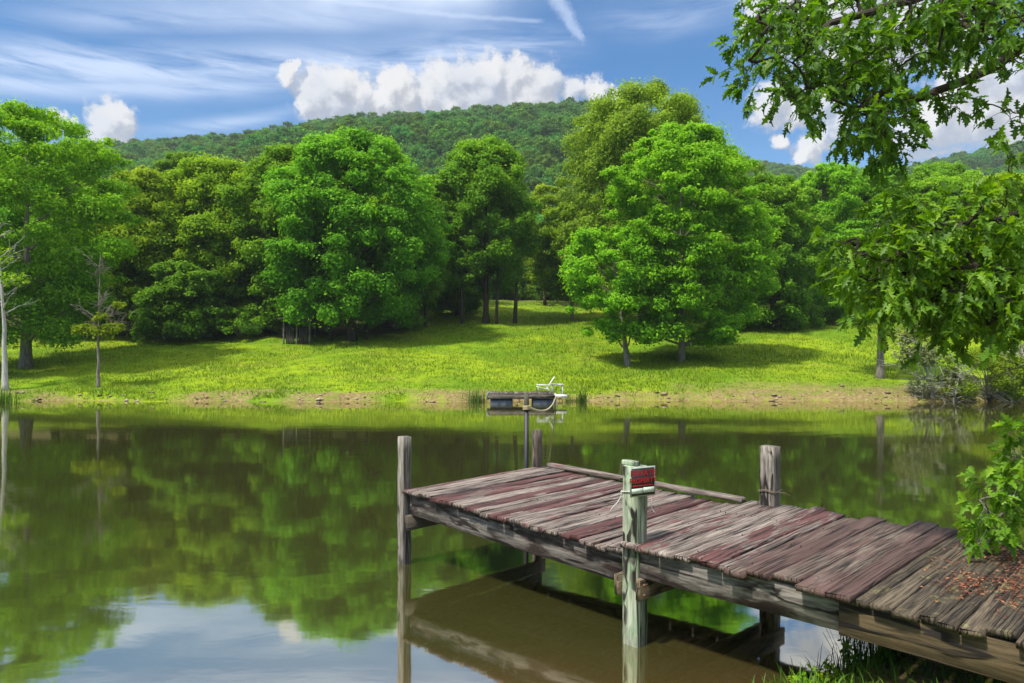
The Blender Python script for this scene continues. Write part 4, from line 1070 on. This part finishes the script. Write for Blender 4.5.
def twig_cloud(ells, rng):
    out = []
    for (x, y, rx, ry, n, y0, y1) in ells:
        a = rng.uniform(0, 6.28, n); r = np.sqrt(rng.random(n)); Y = rng.uniform(y0, y1, n)
        for k in range(n): out.append(px(x + rx * r[k] * math.cos(a[k]), y + ry * r[k] * math.sin(a[k]), Y[k]))
    return np.array(out)
def grow(nodes0, twigs, rng, size, per=(8, 13), rmin=.0021, droop=.35, away=None, maxlen=.34):
    """join every twig to its nearest grown neighbour; returns branch MB and leaves"""
    nodes = [np.asarray(p) for p in nodes0]; parent = [-1] * len(nodes); isroot = len(nodes)
    todo = list(range(len(twigs))); N = np.array(nodes)
    dmin = np.linalg.norm(twigs[:, None] - N[None], axis=2); best = dmin.argmin(1); dist = dmin.min(1)
    done = np.zeros(len(twigs), bool)
    for _ in range(len(twigs)):
        i = int(np.where(done, 1e9, dist).argmin()); done[i] = True
        nodes.append(twigs[i]); parent.append(int(best[i])); k = len(nodes) - 1
        dd = np.linalg.norm(twigs - twigs[i], axis=1) * 1.08; upd = (dd < dist) & ~done
        dist[upd] = dd[upd]; best[upd] = k
    cnt = np.ones(len(nodes))
    for k in range(len(nodes) - 1, isroot - 1, -1):
        if parent[k] >= isroot: cnt[parent[k]] += cnt[k]
    mb = MB(); PP = []; DD = []; NN = []
    for k in range(isroot, len(nodes)):
        p0 = nodes[parent[k]]; p1 = nodes[k]; d = p1 - p0; L = np.linalg.norm(d)
        s = np.linspace(0, 1, 6)[:, None]
        pts = p0 + d * s + np.array([0, 0, .08 * L]) * np.sin(s * math.pi) + rng.normal(0, .03 * L, (6, 3)) * np.sin(s * math.pi)
        r1 = rmin * cnt[k] ** .5; tube(mb, pts, np.linspace(r1 * 1.15, r1, 6), 5, True)
        # leafy end
        e = d / (L + 1e-6) * .7 + rng.normal(0, .5, 3) + np.array([0, 0, -droop * rng.uniform(0, 1.6)]); e /= np.linalg.norm(e)
        TL = rng.uniform(.12, maxlen); tp = p1 + e * TL * s - np.array([0, 0, droop * .3 * TL]) * s ** 2
        tube(mb, tp, np.linspace(rmin, .0012, 6), 4, False)
        nl = rng.integers(*per)
        f = rng.uniform(.1, 1, nl) ** .6
        bp = p1 + e * TL * f[:, None] - np.array([0, 0, droop * .3 * TL]) * f[:, None] ** 2
        ld = e * (.35 + .5 * f[:, None]) + unit(rng, nl) * .8 + np.array([0, 0, -.25])
        PP.append(bp); DD.append(ld); NN.append(np.array([0, 0, 1.0]) + unit(rng, nl) * .75)
    V, F, T = oak_leaves(np.concatenate(PP), np.concatenate(DD), np.concatenate(NN), size, rng)
    return mb, V, F, T
O_LEAF = leaf_mat('oak_leaf', (0.033, 0.099, 0.006), (0.0638, 0.1595, 0.008), (0.121, 0.242, 0.012), .45, .3, (1.5, 1.45, .4))
O_LEAF2 = leaf_mat('oak_leaf_sunlit_tone', (0.05412, 0.1558, 0.0088), (0.1014, 0.2539, 0.011), (0.1917, 0.3809, 0.0154), .45, .3, (1.4, 1.4, .4))  # lighter copy for the low bough, sunlight put into the leaf colour
ro = np.random.default_rng(15)
OX, OY = 8.2, 4.6
oz = tz(OX, OY)
oak = thing('oak_tree', 'oak leaning in over the dock, its lobed leaves hanging across the sky', 'tree', (OX, OY, oz))
O0 = np.array([OX, OY, oz])
tk = MB(); tp = np.array([(OX, OY, oz - .3), (OX - .05, OY, oz + 1.2), (OX - .25, OY + .1, oz + 3), (OX - .5, OY + .2, oz + 5), (OX - .5, OY + .3, oz + 7.5), (OX - .3, OY + .3, oz + 10)])
tube(tk, tp, [.40, .30, .27, .24, .18, .06], 14, True, .06, ro); tk.V = [v - O0 for v in tk.V]; tk.build('trunk', B_DARK, oak, True)
limb1 = np.array([tp[2] + (0, 0, .8), (6.6, 5.2, 4.9), px(1060, 25, 6.6), px(1024, 48, 6.5), px(981, 74, 6.4), px(935, 92, 6.3), px(900, 104, 6.2), px(868, 112, 6.1), px(830, 100, 6.0)])
limb2 = np.array([tp[2] + (0, 0, .2), (6.6, 5.4, 3.7), px(1090, 200, 6.2), px(1024, 214, 6.1), px(985, 222, 6.0), px(950, 236, 5.9), px(915, 250, 5.85), px(880, 262, 5.8)])
limb3 = np.array([tp[3] + (0, 0, .0), (6.4, 5.4, 6.2), px(1040, -30, 6.8), px(960, -15, 6.6), px(890, 5, 6.4), px(830, 25, 6.2), px(790, 50, 6.0), px(765, 62, 5.9)])
limb4 = np.array([tp[3], (7.4, 6.8, 7), (6.5, 8.3, 8)]); limb5 = np.array([tp[4], (9.5, 3, 9.0), (10.8, 2.0, 9.5)]); limb6 = np.array([tp[3], (9.6, 6, 7), (11, 7, 8)])
def dens(p, n=5):
    q = np.linspace(0, len(p) - 1, (len(p) - 1) * n + 1); return np.stack([np.interp(q, np.arange(len(p)), p[:, i]) for i in range(3)], -1)
for lb, r0 in ((limb1, .075), (limb2, .035), (limb3, .075), (limb4, .1), (limb5, .09), (limb6, .09)):
    b = MB(); q = dens(lb, 3); q = q + ro.normal(0, .012, q.shape); tube(b, q, np.linspace(r0, .010, len(q)) ** 1.0, 8, True, .05, ro); b.V = [v - O0 for v in b.V]; b.build('limb', B_DARK, oak, True)
up_e = [(890, 14, 142, 26, 190, 5.3, 7.2), (800, 60, 48, 44, 84, 5.3, 6.8), (868, 88, 38, 46, 120, 5.4, 6.8), (877, 136, 20, 16, 22, 5.6, 6.4), (950, 50, 55, 18, 34, 5.8, 6.9), (940, 100, 38, 10, 14, 5.8, 6.4), (1010, 116, 20, 10, 7, 5.8, 6.4), (748, 60, 14, 12, 6, 5.8, 6.2), (985, 14, 50, 22, 54, 5.5, 7.0), (1050, 40, 30, 50, 20, 5.5, 7.0), (770, 25, 20, 25, 18, 5.6, 6.6)]
nodes = np.concatenate([dens(limb1[3:], 4), dens(limb3[2:], 4)])
mb, V, F, T = grow(nodes, twig_cloud(up_e, ro), ro, .100, (8, 13))
mb.V = [v - O0 for v in mb.V]; mb.build('branches', B_DARK, oak, True)
link('foliage', raw_mesh('foliage', V - O0, [F], [O_LEAF], True, {'tint': T}), oak)
lo_e = [(935, 256, 82, 48, 215, 5.3, 6.5), (992, 296, 36, 32, 105, 5.3, 6.4), (865, 262, 24, 26, 26, 5.4, 6.2), (945, 308, 22, 26, 26, 5.4, 6.2), (988, 212, 42, 20, 42, 5.3, 6.6), (1060, 255, 40, 60, 42, 5.2, 6.6), (1020, 145, 14, 10, 6, 5.6, 6.2), (846, 238, 16, 12, 7, 5.5, 6.0), (880, 300, 20, 18, 12, 5.4, 6.2), (905, 205, 30, 12, 8, 5.4, 6.2)]
mb, V, F, T = grow(dens(limb2[2:], 4), twig_cloud(lo_e, ro), ro, .106, (8, 14), droop=.5)
mb.V = [v - O0 for v in mb.V]; mb.build('branches', B_DARK, oak, True)
o = link('foliage', raw_mesh('foliage', V - O0, [F], [O_LEAF2], True, {'tint': T}), oak); o['label'] = 'low hanging leaves coloured lighter to look sunlit'
# the rest of the crown, beyond the frame
cc = []
for _ in range(240):
    v = unit(ro, 1)[0] * ro.uniform(.45, 1) ** .5
    p = np.array([8.6, 5.0, 8.0]) + v * np.array([3.6, 3.6, 3.0])
    pp = 512 + FPX * p[0] / p[1]; py = HOR - FPX * (p[2] - EYE) / p[1]
    if p[1] > 1 and -10 < pp < 1050 and py > -20: continue
    cc.append(p)
mb, V, F, T = grow(tp[4:5], np.array(cc), ro, .17, (9, 14), rmin=.006, maxlen=.6)
mb.V = [v - O0 for v in mb.V]; mb.build('branches', B_DARK, oak, True)
link('foliage', raw_mesh('foliage', V - O0, [F], [O_LEAF], True, {'tint': T}), oak)
# oak sapling beside the dock
SPX, SPY = 4.75, 5.75; sz = tz(SPX, SPY); S0 = np.array([SPX, SPY, sz])
sap = thing('oak_sapling', 'young oak shoot with fresh green lobed leaves beside the shore end of the dock', 'sapling', tuple(S0))
st = np.array([(SPX, SPY, sz - .1), (SPX - .05, SPY, .7), px(1050, 500, 5.7), px(1035, 450, 5.7), px(1030, 420, 5.7)]); b2 = np.array([st[1], px(1040, 520, 5.65), px(1005, 512, 5.6)])
b = MB(); tube(b, st, [.022, .018, .014, .010, .005], 6); tube(b, b2, [.012, .009, .005], 5); b.V = [v - S0 for v in b.V]; b.build('stem', B_GREY, sap, True)
mb, V, F, T = grow(np.concatenate([dens(st[2:], 4), dens(b2, 4)]), twig_cloud([(1006, 500, 28, 20, 30, 5.4, 5.9), (1012, 448, 12, 14, 9, 5.4, 5.8), (1032, 470, 20, 44, 15, 5.4, 5.9), (992, 526, 16, 10, 9, 5.4, 5.6)], ro), ro, .115, (7, 11), rmin=.002, droop=.3, maxlen=.2)
mb.V = [v - S0 for v in mb.V]; mb.build('branches', B_GREY, sap, True)
L_FRESH = leaf_mat('fresh_oak_leaf', (.075, .20, .010), (.13, .30, .014), (.24, .42, .02), .5, .3, (1.3, 1.3, .4))
link('foliage', raw_mesh('foliage', V - S0, [F], [L_FRESH], True, {'tint': T}), sap)

# ------------------------------------------------------------------ haze
def haze():
    z1 = 260.0
    V = [(x, y, z) for z in (-3.0, z1) for y in (-90, 1010) for x in (-910, 910)]
    F = np.array([(0, 2, 3, 1), (4, 5, 7, 6), (0, 1, 5, 4), (2, 6, 7, 3), (0, 4, 6, 2), (1, 3, 7, 5)])
    m, t, out = new_mat('haze_air')
    v = t.n('ShaderNodeVolumePrincipled', None, Color=(.80, .90, 1.0), Density=.0002)
    t.l.new(v.outputs[0], out.inputs['Volume'])
    tag(link('haze', raw_mesh('haze', V, [F], [m])), kind='stuff')
USE_HAZE = True
if USE_HAZE: haze()

SC.render.engine = 'CYCLES'
cy = SC.cycles
cy.use_denoising = True
cy.max_bounces = 6; cy.diffuse_bounces = 3; cy.glossy_bounces = 3; cy.transmission_bounces = 3; cy.transparent_max_bounces = 4; cy.volume_bounces = 0
cy.sample_clamp_indirect = 6; cy.caustics_reflective = False; cy.caustics_refractive = False
